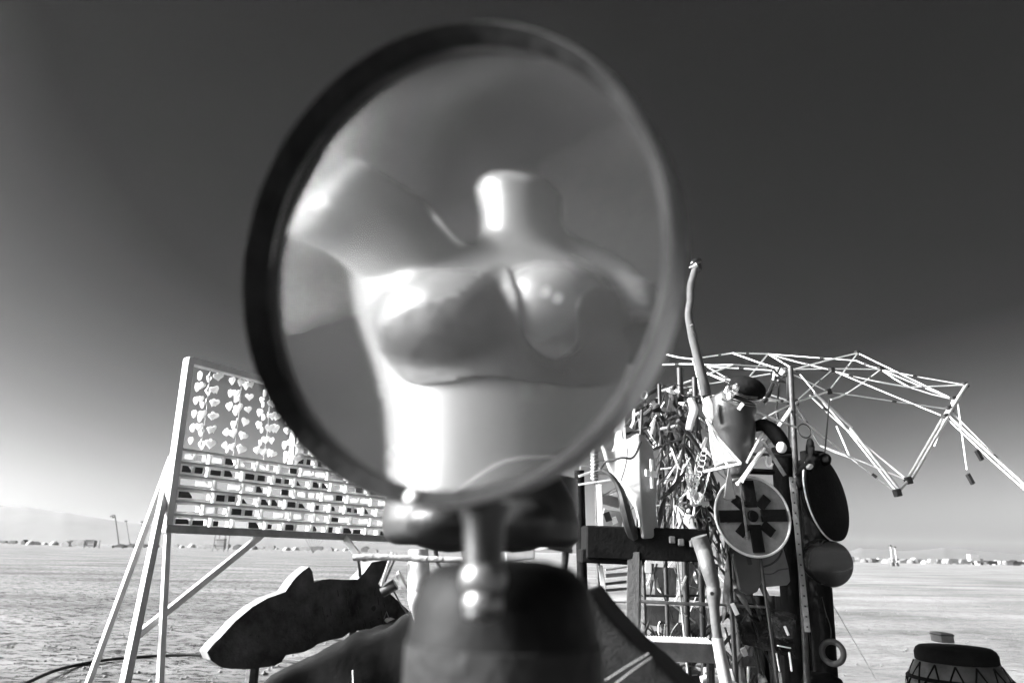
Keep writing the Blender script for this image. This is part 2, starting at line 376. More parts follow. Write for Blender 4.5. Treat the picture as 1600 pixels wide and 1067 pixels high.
scaffold(140, 836, 15, 230, 'squat pale shelter frame on the left horizon beside the boom lifts', 'shade_shelter')
# far fan-shaped sculpture
a = gpt(490, 220); t = thing('fan_sculpture', 'far fan-shaped pole sculpture below the flag frame', 'sculpture', a)
for k in range(7): MB().tube([a, a + Vector(((k - 3) * .9, 0, 4.4 - abs(k - 3) * .12))], .07, 6).obj('pole', hazyd, t)

# ------------------------------------------------------------------ flag made of frames and hearts
BL = at(264, 824, 4.6); u = Vector((0.545, 0.84, 0)).normalized(); nrm = u.cross(Vector((0, 0, 1))).normalized()
if nrm.y > 0: nrm = -nrm
FP = lambda px, py: onplane(px, py, BL, nrm)
TL = FP(299, 567); vv = TL - BL; H13 = vv / 13.0
BR = FP(640, 842); Wd = (BR - BL).length * 1.28; uu = (BR - BL).normalized()
flag = thing('flag_sculpture', 'tilted flag of framed white cells and hearts on tall splayed legs', 'sculpture', Vector((BL.x, BL.y, 0)))
frm = mat('flag_frame_paint', 0.42, 0.6, 0, .12, 8, .2); cellm = mat('cell_white', .8, .5, 0, .05, 9); frost = mat('frosted_panel', .6, .5, 0, .15, 6)
def fbox(p, q, w, d, M, name, parent, off=0.0):
    c = (p + q) / 2 + nrm * off; dd = (q - p) / 2; s = dd.cross(nrm).normalized() * w / 2
    return MB().box(c, dd, s, nrm * d / 2).obj(name, M, parent, bevel=.002)
P = lambda a, b: BL + uu * a + vv * (b / 13.0)
hz = vv.length / 13
fbox(P(-.02, -.25), P(-.02, 13.25), .045, .07, frm, 'frame_post', flag); fbox(P(Wd, -.25), P(Wd, 13.25), .045, .07, frm, 'frame_post', flag)
fbox(P(-.04, 13.1), P(Wd + .04, 13.1), .045, .07, frm, 'frame_rail', flag, .003); fbox(P(-.04, -.1), P(Wd + .04, -.1), .05, .075, mat('rail_dark', .2, .6), 'frame_rail', flag, .004)
CW = 0.93                      # canton width
for k in range(1, 13):
    x0 = .0 if k <= 6 else CW + .03
    fbox(P(x0, k), P(Wd - .03, k), .013, .04, frm, 'slat', flag)
fbox(P(CW, 6.1), P(CW, 13), .022, .06, mat('white_paint', .8, .5), 'frame_post', flag, .002)
# cells: an open tray (frame) with one or two plates fixed inside it
def tray_mesh(w, h, d=.04):
    mb = MB(); t = .012
    c = .028   # clipped corners on the right give the rounded look
    outer = [(0, 0), (w - c, 0), (w - c * .35, c * .2), (w, c), (w, h - c), (w - c * .35, h - c * .2), (w - c, h), (0, h)]
    inner = [(t, t), (w - c, t), (w - c * .45, c * .55), (w - t, c), (w - t, h - c), (w - c * .45, h - c * .55), (w - c, h - t), (t, h - t)]
    n = 8; V = []
    for (x, y) in outer: V.append((x, y, 0))
    for (x, y) in inner: V.append((x, y, 0))
    V += [(x, y, d) for x, y, _ in V]; F_ = []
    for i in range(n):
        j = (i + 1) % n
        F_ += [(i, j, n + j, n + i), (2 * n + i, 3 * n + i, 3 * n + j, 2 * n + j), (i, 2 * n + i, 2 * n + j, j), (n + i, n + j, 3 * n + j, 3 * n + i)]
    return mb.add(V, F_)
Mx = Matrix((uu, vv.normalized(), nrm)).transposed().to_4x4()
random.seed(21); cells = 0; cache = {}
def local_mesh(key, mb, M, bevel=0):
    if key not in cache:
        me = mb.mesh(key[0], False, M, bevel); me['local'] = 1; cache[key] = me
    return cache[key]
def place_local(name, me, parent, mtx):
    o = bpy.data.objects.new(name, me); COL.objects.link(o); o.parent = parent
    pw_ = Vector((0, 0, 0)); q = parent
    o.matrix_parent_inverse = parent.matrix_world.inverted() if False else Matrix.Translation(-parent.location)
    o.matrix_basis = mtx; return o
for row in range(13):
    a = (.01 if row < 6 else CW + .04) + random.uniform(-.05, 0) * 0; dark = row % 2 == 0
    while a < Wd - .1:
        w = random.choice([.15, .19, .22, .26]); w = min(w, Wd - .03 - a)
        h = hz * .80; me = local_mesh(('cell_frame', round(w, 2)), tray_mesh(w, h), cellm)
        M_ = Mx.copy(); M_.translation = P(a, row) + vv.normalized() * hz * .1 - nrm * .02
        c_ = place_local('cell_frame', me, flag, M_); cells += 1
        n_p = 2 if w > .16 else 1; pwid = w * random.choice([.30, .36])
        for q in range(n_p):
            r_ = random.random()
            if (dark and r_ < .12) or (not dark and r_ < .35): continue
            pm, key = (blk, 'd') if (dark or random.random() < .38) else (frost, 'f')
            ph = h * random.choice([.5, .62, .7]); cutc = random.choice([0, .012, .03])
            pts = [(0, 0, 0), (pwid, 0, 0), (pwid, ph - cutc, 0), (pwid - cutc - .001, ph, 0), (0, ph, 0)]
            pme = local_mesh(('plate', key, round(pwid, 3), round(ph, 3), cutc), MB().prism(pts, (0, 0, .012)), pm)
            M2 = Mx.copy(); M2.translation = P(a, row) + vv.normalized() * (hz * .1 + h * .15 + random.uniform(0, .006)) + uu * (w * .1 + q * (pwid + .018)) - nrm * .005
            o = bpy.data.objects.new('plate', pme); COL.objects.link(o); o.parent = c_; o.matrix_parent_inverse = Matrix.Identity(4)
            o.matrix_basis = M_.inverted() @ M2
            if q == 0 and n_p == 2 and random.random() < .9:
                dme = local_mesh(('divider',), MB().box((0, h / 2, .02), (.005, 0, 0), (0, h / 2 - .008, 0), (0, 0, .012)), cellm)
                M3 = Mx.copy(); M3.translation = M2.translation + uu * (pwid + .009) - vv.normalized() * hz * .12
                o = bpy.data.objects.new('divider', dme); COL.objects.link(o); o.parent = c_; o.matrix_basis = M_.inverted() @ M3
        a += w + random.choice([.012, .02])
# hearts on strings
heart = []
for i in range(24):
    t_ = 2 * math.pi * i / 24; heart.append((16 * math.sin(t_) ** 3 / 34 * .072, (13 * math.cos(t_) - 5 * math.cos(2 * t_) - 2 * math.cos(3 * t_) - math.cos(4 * t_)) / 34 * .072, 0))
clearm = bpy.data.materials.new('clear_heart'); clearm.use_nodes = True; b_ = clearm.node_tree.nodes['Principled BSDF']
b_.inputs['Base Color'].default_value = (.82, .82, .82, 1); b_.inputs['Roughness'].default_value = .25; translucent(clearm, .55)
translucent(cellm, .4); translucent(frost, .6)
hm = MB(); n = 24
ring0 = [Vector(p) for p in heart]; ring1 = [Vector(p) * .7 + Vector((0, 0, .012)) for p in heart]; ring2 = [Vector(p) * .7 - Vector((0, 0, .012)) for p in heart]
hm.add(ring0 + ring1 + ring2, [(i, (i + 1) % n, n + (i + 1) % n, n + i) for i in range(n)] + [((i + 1) % n, i, 2 * n + i, 2 * n + (i + 1) % n) for i in range(n)] + [tuple(range(n, 2 * n)), tuple(range(3 * n - 1, 2 * n - 1, -1))])
hme = hm.mesh('heart', True, clearm); hme['local'] = 1
wire = mat('thin_wire', .35, .5, .5)
for c_ in range(4):
    a = .15 + c_ * .262
    MB().tube([P(a, 6.1), P(a + .01, 9), P(a, 13)], .0025, 5).obj('string', wire, flag)
    for k in range(6):
        b = 6.75 + k * 1.12
        MB().tube([P(a, b - .25), P(a, b), P(a, b + .3)], [.004, .010, .004], 6).obj('clip', wire, flag)
        for q in range(5):
            if random.random() < .15: continue
            ang = q / 5 * 2 * math.pi + random.uniform(-.3, .3) + c_
            off = uu * math.cos(ang) * .07 + nrm * math.sin(ang) * .06 + vv.normalized() * (math.cos(ang * 2) * .012)
            face = Matrix((uu * math.cos(ang) + nrm * math.sin(ang), vv.normalized(), Vector((0, 0, 0)))).to_3x3()
            X_ = (uu * math.cos(ang * .5) + nrm * math.sin(ang * .5)).normalized(); Z_ = X_.cross(vv.normalized()).normalized(); Y_ = Z_.cross(X_)
            M_ = Matrix((X_, Y_, Z_)).transposed().to_4x4() @ Matrix.Rotation(random.uniform(-.5, .5), 4, 'Z') @ Matrix.Scale(random.uniform(.8, 1.15), 4); M_.translation = P(a, b) + off
            o = place_local('heart', hme, flag, M_)
# legs of the flag
def gdown(px, py, px2, py2, Y):   # extend the line through two photo points at depth Y to the ground
    a = at(px, py, Y); b = at(px2, py2, Y); d = b - a; return a + d * ((a.z + .02) / -d.z)
legp = mat('leg_white', .42, .6, 0, .1, 9, .2)
def leg(px, py, Y1, px2, py2, Y2, w, name='leg', M=legp):
    a = at(px, py, Y1); b = at(px2, py2, Y2); d = b - a
    if d.z < 0 and name == 'leg': b = a + d * ((a.z + .03) / -d.z)
    d = (b - a); c = (a + b) / 2; s = d.cross(nrm).normalized() * w / 2; t_ = s.cross(d).normalized() * w / 2
    MB().box(c, d / 2, s, t_).obj(name, M, flag, bevel=.002)
leg(268, 712, 4.66, 250, 1067, 4.5, .034); leg(264, 735, 4.72, 197, 1060, 3.9, .042); leg(268, 715, 4.8, 138, 1067, 3.3 + 1.9, .036)
leg(412, 833, 5.2, 205, 1000, 4.45, .04, 'brace'); leg(538, 838, 5.9, 566, 878, 5.6, .05, 'brace'); leg(566, 876, 5.6, 600, 960, 5.5, .05)

# black hose on the ground
pts = [(-60, 1110), (40, 1067), (90, 1046), (150, 1033), (215, 1026), (310, 1023), (420, 1030), (560, 1045)]
MBh = MB().tube(spline([onground(a, b, .03) for a, b in pts], 8), .021, 10); o = MBh.obj('hose', rubber, smooth=True); set_props(o, 'thick black hose curving over the dust under the flag legs', 'hose')


# ------------------------------------------------------------------ dusty air
hzM = bpy.data.materials.new('dusty_air'); hzM.use_nodes = True; t = hzM.node_tree; t.nodes.clear()
pv = t.nodes.new('ShaderNodeVolumePrincipled'); pv.inputs['Color'].default_value = (.95, .95, .95, 1); pv.inputs['Density'].default_value = HAZE; pv.inputs['Anisotropy'].default_value = .2
t.links.new(pv.outputs[0], t.nodes.new('ShaderNodeOutputMaterial').inputs['Volume'])
o = MB().box((0, 0, 52), (3950, 0, 0), (0, 3950, 0), (0, 0, 55)).obj('haze', hzM); set_props(o, 'pale dusty air over the playa', None, None, 'stuff')

# ------------------------------------------------------------------ magnifying glass
EYE = 0.396
LC = CAM + (Fw + Rt * ((691 - 800) / FPX) + Up * ((533.5 - 413) / FPX)) * EYE
YAW = 24; ln = (-Fw * math.cos(R(YAW)) - Rt * math.sin(R(YAW)) + Up * 0.10).normalized()     # towards the camera
lside = ln.cross(Up).normalized()
glass_r, F_LENS = 0.1285, 0.80
mg = thing('magnifying_glass', 'large out-of-focus magnifying glass on a dark stem in front of the sculpture', 'magnifying glass', Vector((LC.x, LC.y, 0)))
gm = bpy.data.materials.new('dusty_lens_glass'); gm.use_nodes = True; t = gm.node_tree; t.nodes.clear()
rfr = t.nodes.new('ShaderNodeBsdfRefraction'); rfr.inputs['IOR'].default_value = 1.5; rfr.inputs['Roughness'].default_value = 0.055     # coated optical glass: refracts, reflects little
glo = t.nodes.new('ShaderNodeBsdfGlossy'); glo.inputs['Roughness'].default_value = 0.0; frn = t.nodes.new('ShaderNodeFresnel'); frn.inputs['IOR'].default_value = 1.1
gl = t.nodes.new('ShaderNodeMixShader'); t.links.new(frn.outputs[0], gl.inputs[0]); t.links.new(rfr.outputs[0], gl.inputs[1]); t.links.new(glo.outputs[0], gl.inputs[2])
df = t.nodes.new('ShaderNodeBsdfDiffuse'); df.inputs[0].default_value = (.75, .75, .75, 1)
tr = t.nodes.new('ShaderNodeBsdfTranslucent'); tr.inputs[0].default_value = (.75, .75, .75, 1)
ad = t.nodes.new('ShaderNodeAddShader'); mx = t.nodes.new('ShaderNodeMixShader'); ou = t.nodes.new('ShaderNodeOutputMaterial')
tc = t.nodes.new('ShaderNodeTexCoord'); nz = t.nodes.new('ShaderNodeTexNoise'); nz.inputs['Scale'].default_value = 9; nz.inputs['Detail'].default_value = 3; nz.inputs['Distortion'].default_value = 1.2
mr = t.nodes.new('ShaderNodeMapRange'); mr.inputs[1].default_value = .3; mr.inputs[2].default_value = .75; mr.inputs[3].default_value = .006; mr.inputs[4].default_value = .020
t.links.new(tc.outputs['Object'], nz.inputs[0]); t.links.new(nz.outputs[0], mr.inputs[0]); t.links.new(mr.outputs[0], mx.inputs[0])
t.links.new(gl.outputs[0], mx.inputs[1]); t.links.new(df.outputs[0], mx.inputs[2]); t.links.new(mx.outputs[0], ou.inputs[0])
sag = lambda r: (F_LENS - math.sqrt(F_LENS ** 2 - r * r))
edge = 0.003; s0 = sag(glass_r)
rs = [0.0002] + [glass_r * i / 40 for i in range(1, 41)]
prof = [(r, edge + s0 - sag(r)) for r in rs] + [(r, -edge - s0 + sag(r)) for r in reversed(rs)]
o = MB().lathe(prof, LC, ln, 128, side=lside).obj('lens', gm, mg, smooth='all'); o.data.set_sharp_from_angle(angle=R(60))
chrome = mat('rim_chrome', .3, .35, .8, .15, 40, .15, 90)
rimd = .017
ringprof = [(.1325, rimd), (.1425, rimd), (.1445, rimd - .002), (.1445, -rimd + .002), (.1425, -rimd), (.1325, -rimd), (.1325, rimd)]
MB().lathe([(.1350, rimd - .0005), (.1362, rimd - .001), (.1368, rimd - .003), (.1368, -rimd), (.1350, -rimd), (.1350, rimd - .0005)], LC, ln, 128, side=lside).obj('rim', chrome, mg, smooth=True)
MB().lathe([(.1284, .003), (.1290, .005), (.1340, rimd - .001), (.1350, rimd + .001), (.1350, -rimd - .001), (.1288, -rimd - .001), (.1284, .003)], LC, ln, 128, side=lside).obj('retaining_ring', mat('ring_black', .014, .7, 0, .6, 30, .3, spec=.1), mg, smooth=True)
# small beads of solder along the rim
for i in range(26):
    w = R(-62 + i * 4.6); pb = LC + (-lside * math.cos(w) + Up * math.sin(w)).normalized() * .1445 if False else None
for (x_, y_, r__) in ((857, 458, .0024), (876, 468, .0022)):  # flecks added and angled to stand in for the sun's reflections in the lens
    fc_ = CAM + (Fw + Rt * ((x_ - 800) / FPX) + Up * ((533.5 - y_) / FPX)) * .372; fn_ = ((CAM - fc_).normalized() + sdir).normalized()
    MB().lathe([(.00002, .0001), (r__, .0001), (r__, -.0001), (.00002, -.0001)], fc_, fn_, 12).obj('sun_glint', mat('glint_metal', .9, .34, 1, 0), mg)
glint_ball = at(645, 779, .385); ellipsoid(MB(), glint_ball, (.0045, 0, 0), (0, .0045, 0), (0, 0, .0045), 14).obj('glint_ball', plaster, mg, smooth='all')  # white ball added as a blurred highlight at the rim
dm = mat('stem_dark', .035, .35, .2, .3, 20, spec=.5)
s1 = at(757, 792, .41); s2 = at(754, 985, .40); axd = (s1 - s2).normalized(); Ls = (s1 - s2).length
MB().lathe([(.0001, Ls), (.016, Ls), (.0125, Ls * .85), (.0115, Ls * .62), (.011, Ls * .48), (.0105, Ls * .4), (.0105, Ls * .1), (.0001, Ls * .08)], s2, axd, 40).obj('stem', mat('stem_steel', .008, .42, 0, .2, 30, spec=.5), mg, smooth=True)
for f_, r_c in ((.40, .0135), (.21, .0115)):
    MB().lathe([(r_c * math.cos(R(a_)), Ls * f_ + r_c * .9 * math.sin(R(a_))) for a_ in range(-88, 89, 16)], s2, axd, 32).obj('collar', mat('collar_steel', .16, .4, .7, .15, 40), mg, smooth=True)
# grip: squat dark canister the stem stands in, on a post to the ground
c0 = at(785, 1067, .475); top = at(785, 872, .475); ga = Vector((0, 0.0, 1)); H = (top.z - c0.z)
k = px2m(c0)
gp = [(.0001, H), (70 * k, H - 3 * k), (110 * k, H - 14 * k), (134 * k, H - 36 * k), (145 * k, H - 75 * k), (150 * k, H - 118 * k), (152 * k, H - 128 * k), (144 * k, H - 136 * k), (144 * k, H - 146 * k), (151 * k, H - 154 * k), (150 * k, H - 210 * k), (150 * k, H - 420 * k), (.0001, H - 420 * k)]
MB().lathe(gp, c0, ga, 64).obj('grip', mat('grip_black', .004, .6, 0, .5, 25, .2, dust=.012, spec=.12), mg, smooth=True)
MB().lathe([(146 * k, H - 122 * k), (154.5 * k, H - 126 * k), (155.5 * k, H - 160 * k), (154.5 * k, H - 300 * k), (146 * k, H - 302 * k)], c0, ga, 64).obj('sleeve', mat('sleeve_dusty', .01, .7, 0, .7, 14, .4, dust=.06, spec=.2), mg, smooth=True)
gb = c0 + Vector((0, 0, H - 418 * k)); MB().tube([gb, Vector((gb.x, gb.y, -.1))], .02, 12).obj('post', iron, mg, smooth=True)

# ------------------------------------------------------------------ mannequin torso
MAG = 1.5; TY = 1.27; LCX, LCY = 725, 420
def lp(px, py, dy=0.0):       # a point of the torso given where it shows through the lens
    px = px - 24; px = 810 + (px - 810) / (1.14 + .32 * min(1.25, max(0, (py - 262) / 390)))
    p = at(LCX + (px - LCX) / MAG, LCY + ((600 + (py - 586) / 1.13 if py < 586 else 600 + (py - 586) * 1.0) - LCY) / MAG, TY); p = CAM + (p - CAM); return p + Vector((0, dy, 0))
ks = px2m(lp(780, 560)) / MAG
mann = thing('mannequin_torso', 'white headless mannequin torso with one raised arm stub, seen enlarged through the lens', 'mannequin', Vector((lp(760, 900).x, TY, 0)))
def loft(levels, n=40):
    mb = MB(); vs = []; fs = []
    for (py, cx, hw, hd, oy) in levels:
        c = lp(cx, py, oy)
        for k_ in range(n):
            w = 2 * math.pi * k_ / n; vs.append(c + Vector((math.cos(w) * hw * ks, math.sin(w) * hd, 0)))
    L_ = len(levels)
    for i in range(L_ - 1):
        for k_ in range(n): k2 = (k_ + 1) % n; fs.append((i * n + k_, i * n + k2, (i + 1) * n + k2, (i + 1) * n + k_))
    fs.append(tuple(range(n))); fs.append(tuple((L_ - 1) * n + k_ for k_ in range(n - 1, -1, -1)))
    return mb.add(vs, fs)
def interp(levels, k_=4):
    out = []
    for i in range(len(levels) - 1):
        for j in range(k_): t_ = j / k_; out.append(tuple(a + (b - a) * t_ for a, b in zip(levels[i], levels[i + 1])))
    out.append(levels[-1]); return out
lv = [(252, 798, 60, .050, 0), (290, 798, 56, .049, 0), (330, 798, 62, .052, .005), (358, 795, 98, .062, .01), (385, 790, 155, .078, .01), (415, 780, 190, .092, .01), (470, 770, 180, .100, 0), (540, 764, 164, .098, 0), (620, 762, 150, .090, 0), (700, 760, 142, .084, 0), (770, 762, 144, .084, 0), (880, 774, 160, .095, 0), (950, 772, 185, .1, 0)]
mann_m = mat('mannequin_vinyl', .10, .26, 0, .07, 6, coat=.25)
tb = loft(interp(lv))
def el(px, py, dy, rx, ry, rd): ellipsoid(tb, lp(px, py, dy), (rx * ks, 0, 0), (0, rd, 0), (0, 0, ry * ks))
el(692, 494, -.048, 100, 80, .078); el(851, 470, -.052, 92, 74, .082)
tb.tube([lp(845, 345, .01), lp(905, 372, .01), lp(965, 408, .008)], [44 * ks, 50 * ks, 52 * ks], 20)
tb.tube([lp(700, 410, 0), lp(640, 395, -.02), lp(612, 345, -.033), lp(574, 326, -.042)], [66 * ks, 66 * ks, 66 * ks, 68 * ks], 24)
tb.tube([lp(880, 400, .01), lp(950, 430, .005), lp(992, 440, -.005), lp(1008, 490, -.03)], [60 * ks, 62 * ks, 56 * ks, 44 * ks], 24)
remesh(tb, 'body', mann_m, mann, .006, 10)
MB().lathe([(.0001, 0), (54 * ks, 0), (54 * ks, .008), (.0001, .008)], lp(573, 325.5, -.0425), (lp(574, 326, -.042) - lp(612, 345, -.033)), 28).obj('arm_socket', blk, mann, smooth=True)
ws_ = [(640, 762, -.068), (690, 738, -.086), (745, 716, -.094), (800, 706, -.090), (860, 702, -.074)]
MB().tube(spline([lp(a_, b_, c_) for a_, b_, c_ in ws_]), .0016, 8).obj('waist_cord', mat('cord_grey', .22, .8), mann, smooth=True)
MB().lathe([(.0001, 0), (40 * ks, 0), (40 * ks, .004), (.0001, .004)], lp(1012, 506, -.034), (lp(1008, 490, -.03) - lp(992, 440, -.005)), 28).obj('arm_socket', blk, mann, smooth=True)
# neck cap
MB().lathe([(.0001, .001), (50 * ks, .001), (55 * ks, -.006), (.0001, -.006)], lp(798, 248), (0, 0, 1), 32).obj('neck_cap', mann_m, mann, smooth=True)
# thin dark shell off the body, shaped as the arm and bust shadow
def back(co):
    d = co - CAM; w_ = d.dot(Fw); x = 800 + d.dot(Rt) / w_ * FPX; y = 533.5 - d.dot(Up) / w_ * FPX
    x = LCX + (x - LCX) * MAG; y = LCY + (y - LCY) * MAG; y = 586 + (y - 600) * (1.13 if y < 600 else 1.0)
    return 834 + (x - 810) * (1.14 + .32 * min(1.25, max(0, (y - 262) / 390))), y
def inside(x, y, pg):
    c = False
    for (x1, y1), (x2, y2) in zip(pg, pg[1:] + pg[:1]):
        if (y1 > y) != (y2 > y) and x < (x2 - x1) * (y - y1) / (y2 - y1) + x1: c = not c
    return c
SHADE_POLY = [(v.x, v.y) for v in spline([Vector((612 + (a + 25 - 680) / .864, 262 + (b - 278) / 1.06, 0)) for a, b in [(612, 545), (618, 505), (655, 472), (715, 445), (762, 400), (786, 392), (802, 420), (808, 470), (812, 515), (832, 545), (862, 556), (888, 535), (896, 500), (893, 455), (912, 425), (945, 430), (972, 480), (972, 560), (955, 596), (900, 606), (830, 600), (740, 592), (680, 602), (632, 600), (612, 545)]], 4)][:-1]
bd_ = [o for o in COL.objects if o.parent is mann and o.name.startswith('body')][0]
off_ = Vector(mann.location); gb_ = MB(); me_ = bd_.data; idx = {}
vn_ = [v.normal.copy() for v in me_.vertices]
def sdist(x, y): return sd1(x, y, SHADE_POLY)
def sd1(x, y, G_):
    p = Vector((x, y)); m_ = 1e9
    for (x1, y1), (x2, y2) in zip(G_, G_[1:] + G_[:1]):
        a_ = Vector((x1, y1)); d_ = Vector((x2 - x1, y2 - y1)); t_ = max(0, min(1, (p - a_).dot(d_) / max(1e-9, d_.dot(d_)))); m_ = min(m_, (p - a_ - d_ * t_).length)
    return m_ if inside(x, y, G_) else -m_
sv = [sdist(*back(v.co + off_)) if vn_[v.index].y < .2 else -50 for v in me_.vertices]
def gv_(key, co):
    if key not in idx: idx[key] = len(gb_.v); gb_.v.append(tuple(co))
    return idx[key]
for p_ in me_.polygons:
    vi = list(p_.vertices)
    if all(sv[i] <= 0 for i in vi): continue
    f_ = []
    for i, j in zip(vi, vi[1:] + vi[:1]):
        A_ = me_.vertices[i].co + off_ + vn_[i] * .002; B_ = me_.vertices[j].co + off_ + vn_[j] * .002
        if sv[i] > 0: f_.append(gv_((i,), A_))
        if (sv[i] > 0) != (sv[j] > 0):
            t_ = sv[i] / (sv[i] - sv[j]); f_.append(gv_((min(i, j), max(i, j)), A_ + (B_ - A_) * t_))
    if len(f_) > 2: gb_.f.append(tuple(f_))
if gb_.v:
    go_ = gb_.obj('bust_shade', mat('bust_shade_dark', .02, .7, 0, .5, 14, .3, 40), mann, smooth='all')
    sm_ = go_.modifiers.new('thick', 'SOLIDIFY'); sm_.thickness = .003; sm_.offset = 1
# ellipsoid shell for the bust shade
def shell(px, py, dy, rx, ry, rd, M, name='bust_shade_shell'):
    e = ellipsoid(MB(), lp(px, py, dy), (rx * ks, 0, 0), (0, rd, 0), (0, 0, ry * ks), 28); return e.obj(name, M, mann, smooth='all')
# black briefs over the hips
hl = [(880, 764, 170, .1, 0), (915, 764, 190, .1, 0), (950, 762, 206, .112, 0), (1000, 764, 214, .12, 0), (1038, 766, 210, .118, 0), (1056, 768, 190, .1, 0)]
hb = loft(interp(hl))
for (x_, y_) in ((655, 1000), (878, 1000)): ellipsoid(hb, lp(x_, y_, -.01), (108 * ks, 0, 0), (0, .12, 0), (0, 0, 62 * ks), 32)
remesh(hb, 'hips', mat('black_vinyl', .018, .45, 0, .3, 9, spec=.35), mann, .006, 5)
pb = lp(778, 1060, .02); MB().tube([pb, Vector((pb.x, pb.y, -.1))], .016, 12).obj('post', iron, mann, smooth=True)

# ------------------------------------------------------------------ foreground clutter under the magnifier
# dark denim-covered point with a stitched seam
dn = thing('denim_cushion', 'dark denim covered wedge with a pale double seam beside the magnifier stem', 'cushion', Vector((at(980, 1067, 1.0).x, 1.0, 0)))
pl = [(918, 915), (936, 940), (962, 972), (1000, 1012), (1040, 1046), (1068, 1072), (1120, 1120), (1150, 1190), (860, 1190), (870, 1060), (880, 960)]
mb = MB().prism([at(a, b, 1.0) for a, b in pl], (0.04, .16, 0)); remesh(mb, 'cover', denim, dn, .008, 5, lambda c: c + Vector((0, 1, 0)) * .006 * noise.noise(c * 18))
for a, b in (((946, 1062), (1014, 1020)), ((958, 1070), (1018, 1026))):
    ptube([(a[0], a[1], .992), ((a[0] + b[0]) / 2, (a[1] + b[1]) / 2 - 1, .99), (b[0], b[1], .998)], .8, mat('thread', .4, .8), 'seam', dn, 6)
q = at(980, 1180, 1.08); MB().tube([q + Vector((0, 0, .05)), Vector((q.x, q.y, -.1))], .02, 10).obj('post', iron, dn)

# ------------------------------------------------------------------ fish plank
fP = at(470, 970, 2.5); fn = Vector((.72, -.69, 0)).normalized()
fish = thing('wooden_fish', 'dark painted wooden fish cut-out with pale sawn edges', 'fish cut-out', Vector((fP.x, fP.y, 0)))
fo = [(323.6, 1018), (333, 1006), (345, 995), (367, 970.5), (394, 948), (417, 934.5), (446, 924), (457.5, 907.5), (464, 900), (473, 892), (483, 885), (488, 892), (491, 910), (504, 905), (516, 904), (540, 905), (559, 905), (570, 893), (581, 878), (606, 874), (600, 892), (591, 912), (613, 930), (640, 955), (626, 966), (607, 978), (575, 983), (548, 986), (535, 996), (513, 1000), (496, 1006), (488, 1012), (475, 1018), (447, 1023), (440, 1034), (428, 1040), (390, 1045), (358, 1044), (345, 1042), (329, 1031)]
pts = [onplane(a, b, fP, fn) for a, b in fo]
fdark = mat('fish_face', .075, .9, 0, .7, 9, .8, 40, spec=.1); fedge = mat('sawn_edge', .17, .85, 0, .25, 20, .4)
me = MB().prism(pts, -fn * .055).mesh('body', False, fedge); me.materials.append(fdark)
for p_ in me.polygons:
    if p_.normal.dot(fn) > .7: p_.material_index = 1
link('body', me, fish)
for (a, b, r1, r2) in [(583, 950, 4, 2)] + [(random.uniform(380, 600), random.uniform(950, 1000), 1.5, 1.2) for _ in range(14)]:
    c = onplane(a, b, fP, fn); kk = px2m(c); MB().lathe([(.0001, .004), (r1 * kk, .004), (r1 * kk, -.001)], c, fn, 10).obj('knot', blk, fish)
for i in range(22):
    a = random.uniform(500, 600); b = random.uniform(915, 975); c1 = onplane(a, b, fP, fn) + fn * .002; c2 = onplane(a + 1.5, b + random.uniform(8, 16), fP, fn) + fn * .002
    MB().tube([c1, c2], .0025, 4).obj('groove', blk, fish)
for a, b in ((420, 1000), (570, 975)):
    q = onplane(a, b, fP, fn) - fn * .085; MB().tube([q, Vector((q.x, q.y, -.1))], .022, 8).obj('post', iron, fish)
hk = onplane(604, 968, fP, fn) + fn * .02
ellipsoid(MB(), hk, (.02, 0, 0), (0, .012, 0), (0, 0, .01), 10).obj('latch', galv, fish, smooth='all'); ptube([(600, 966, hk.y - .02), (604, 955, hk.y - .02), (608, 966, hk.y - .02)], .8, wire, 'wire_loop', fish, 5)

# black deck added out of view to block ground bounce on the torso
dk = thing('bounce_blocker', 'added black deck below the view, blocking ground bounce on the torso', 'light blocker', Vector((0, 1.6, 0)))
MB().box((0.02, 1.62, .93), (1.0, 0, 0), (0, 1.30, 0), (0, 0, .04)).obj('slab', blkmat, dk, bevel=.01)
for x_ in (-.9, .94):
    for y_ in (.4, 2.8): MB().box((x_, y_, .44), (.04, 0, 0), (0, .04, 0), (0, 0, .46)).obj('leg', blkmat, dk)
# dark tarp-covered hump under the fish
tp = thing('tarp_bundle', 'black tarpaulin bundle lying below the wooden fish', 'tarpaulin', Vector((at(540, 1067, 2.2).x, 2.2, 0)))
po = [(398, 1080), (410, 1064), (424, 1049), (455, 1035), (476, 1028), (500, 1015), (522, 1008), (545, 992), (556, 990), (572, 994), (607, 981), (622, 965), (660, 945), (700, 930), (760, 920), (860, 925), (930, 960), (960, 1060), (960, 1150), (345, 1150), (352, 1120), (380, 1095)]
mb = MB().prism([at(a, b, 2.2) for a, b in po], (.05, .5, 0)); remesh(mb, 'cover', mat('tarp', .008, .8, 0, .4, 9, .5, 12, spec=.1), tp, .014, 3, lambda c: c + Vector((0, 1, .3)) * .03 * noise.noise(c * 7))
bar((551, 1046), (552, 1078), 2.2, .01, plaster, 'strap', tp, 2.16)

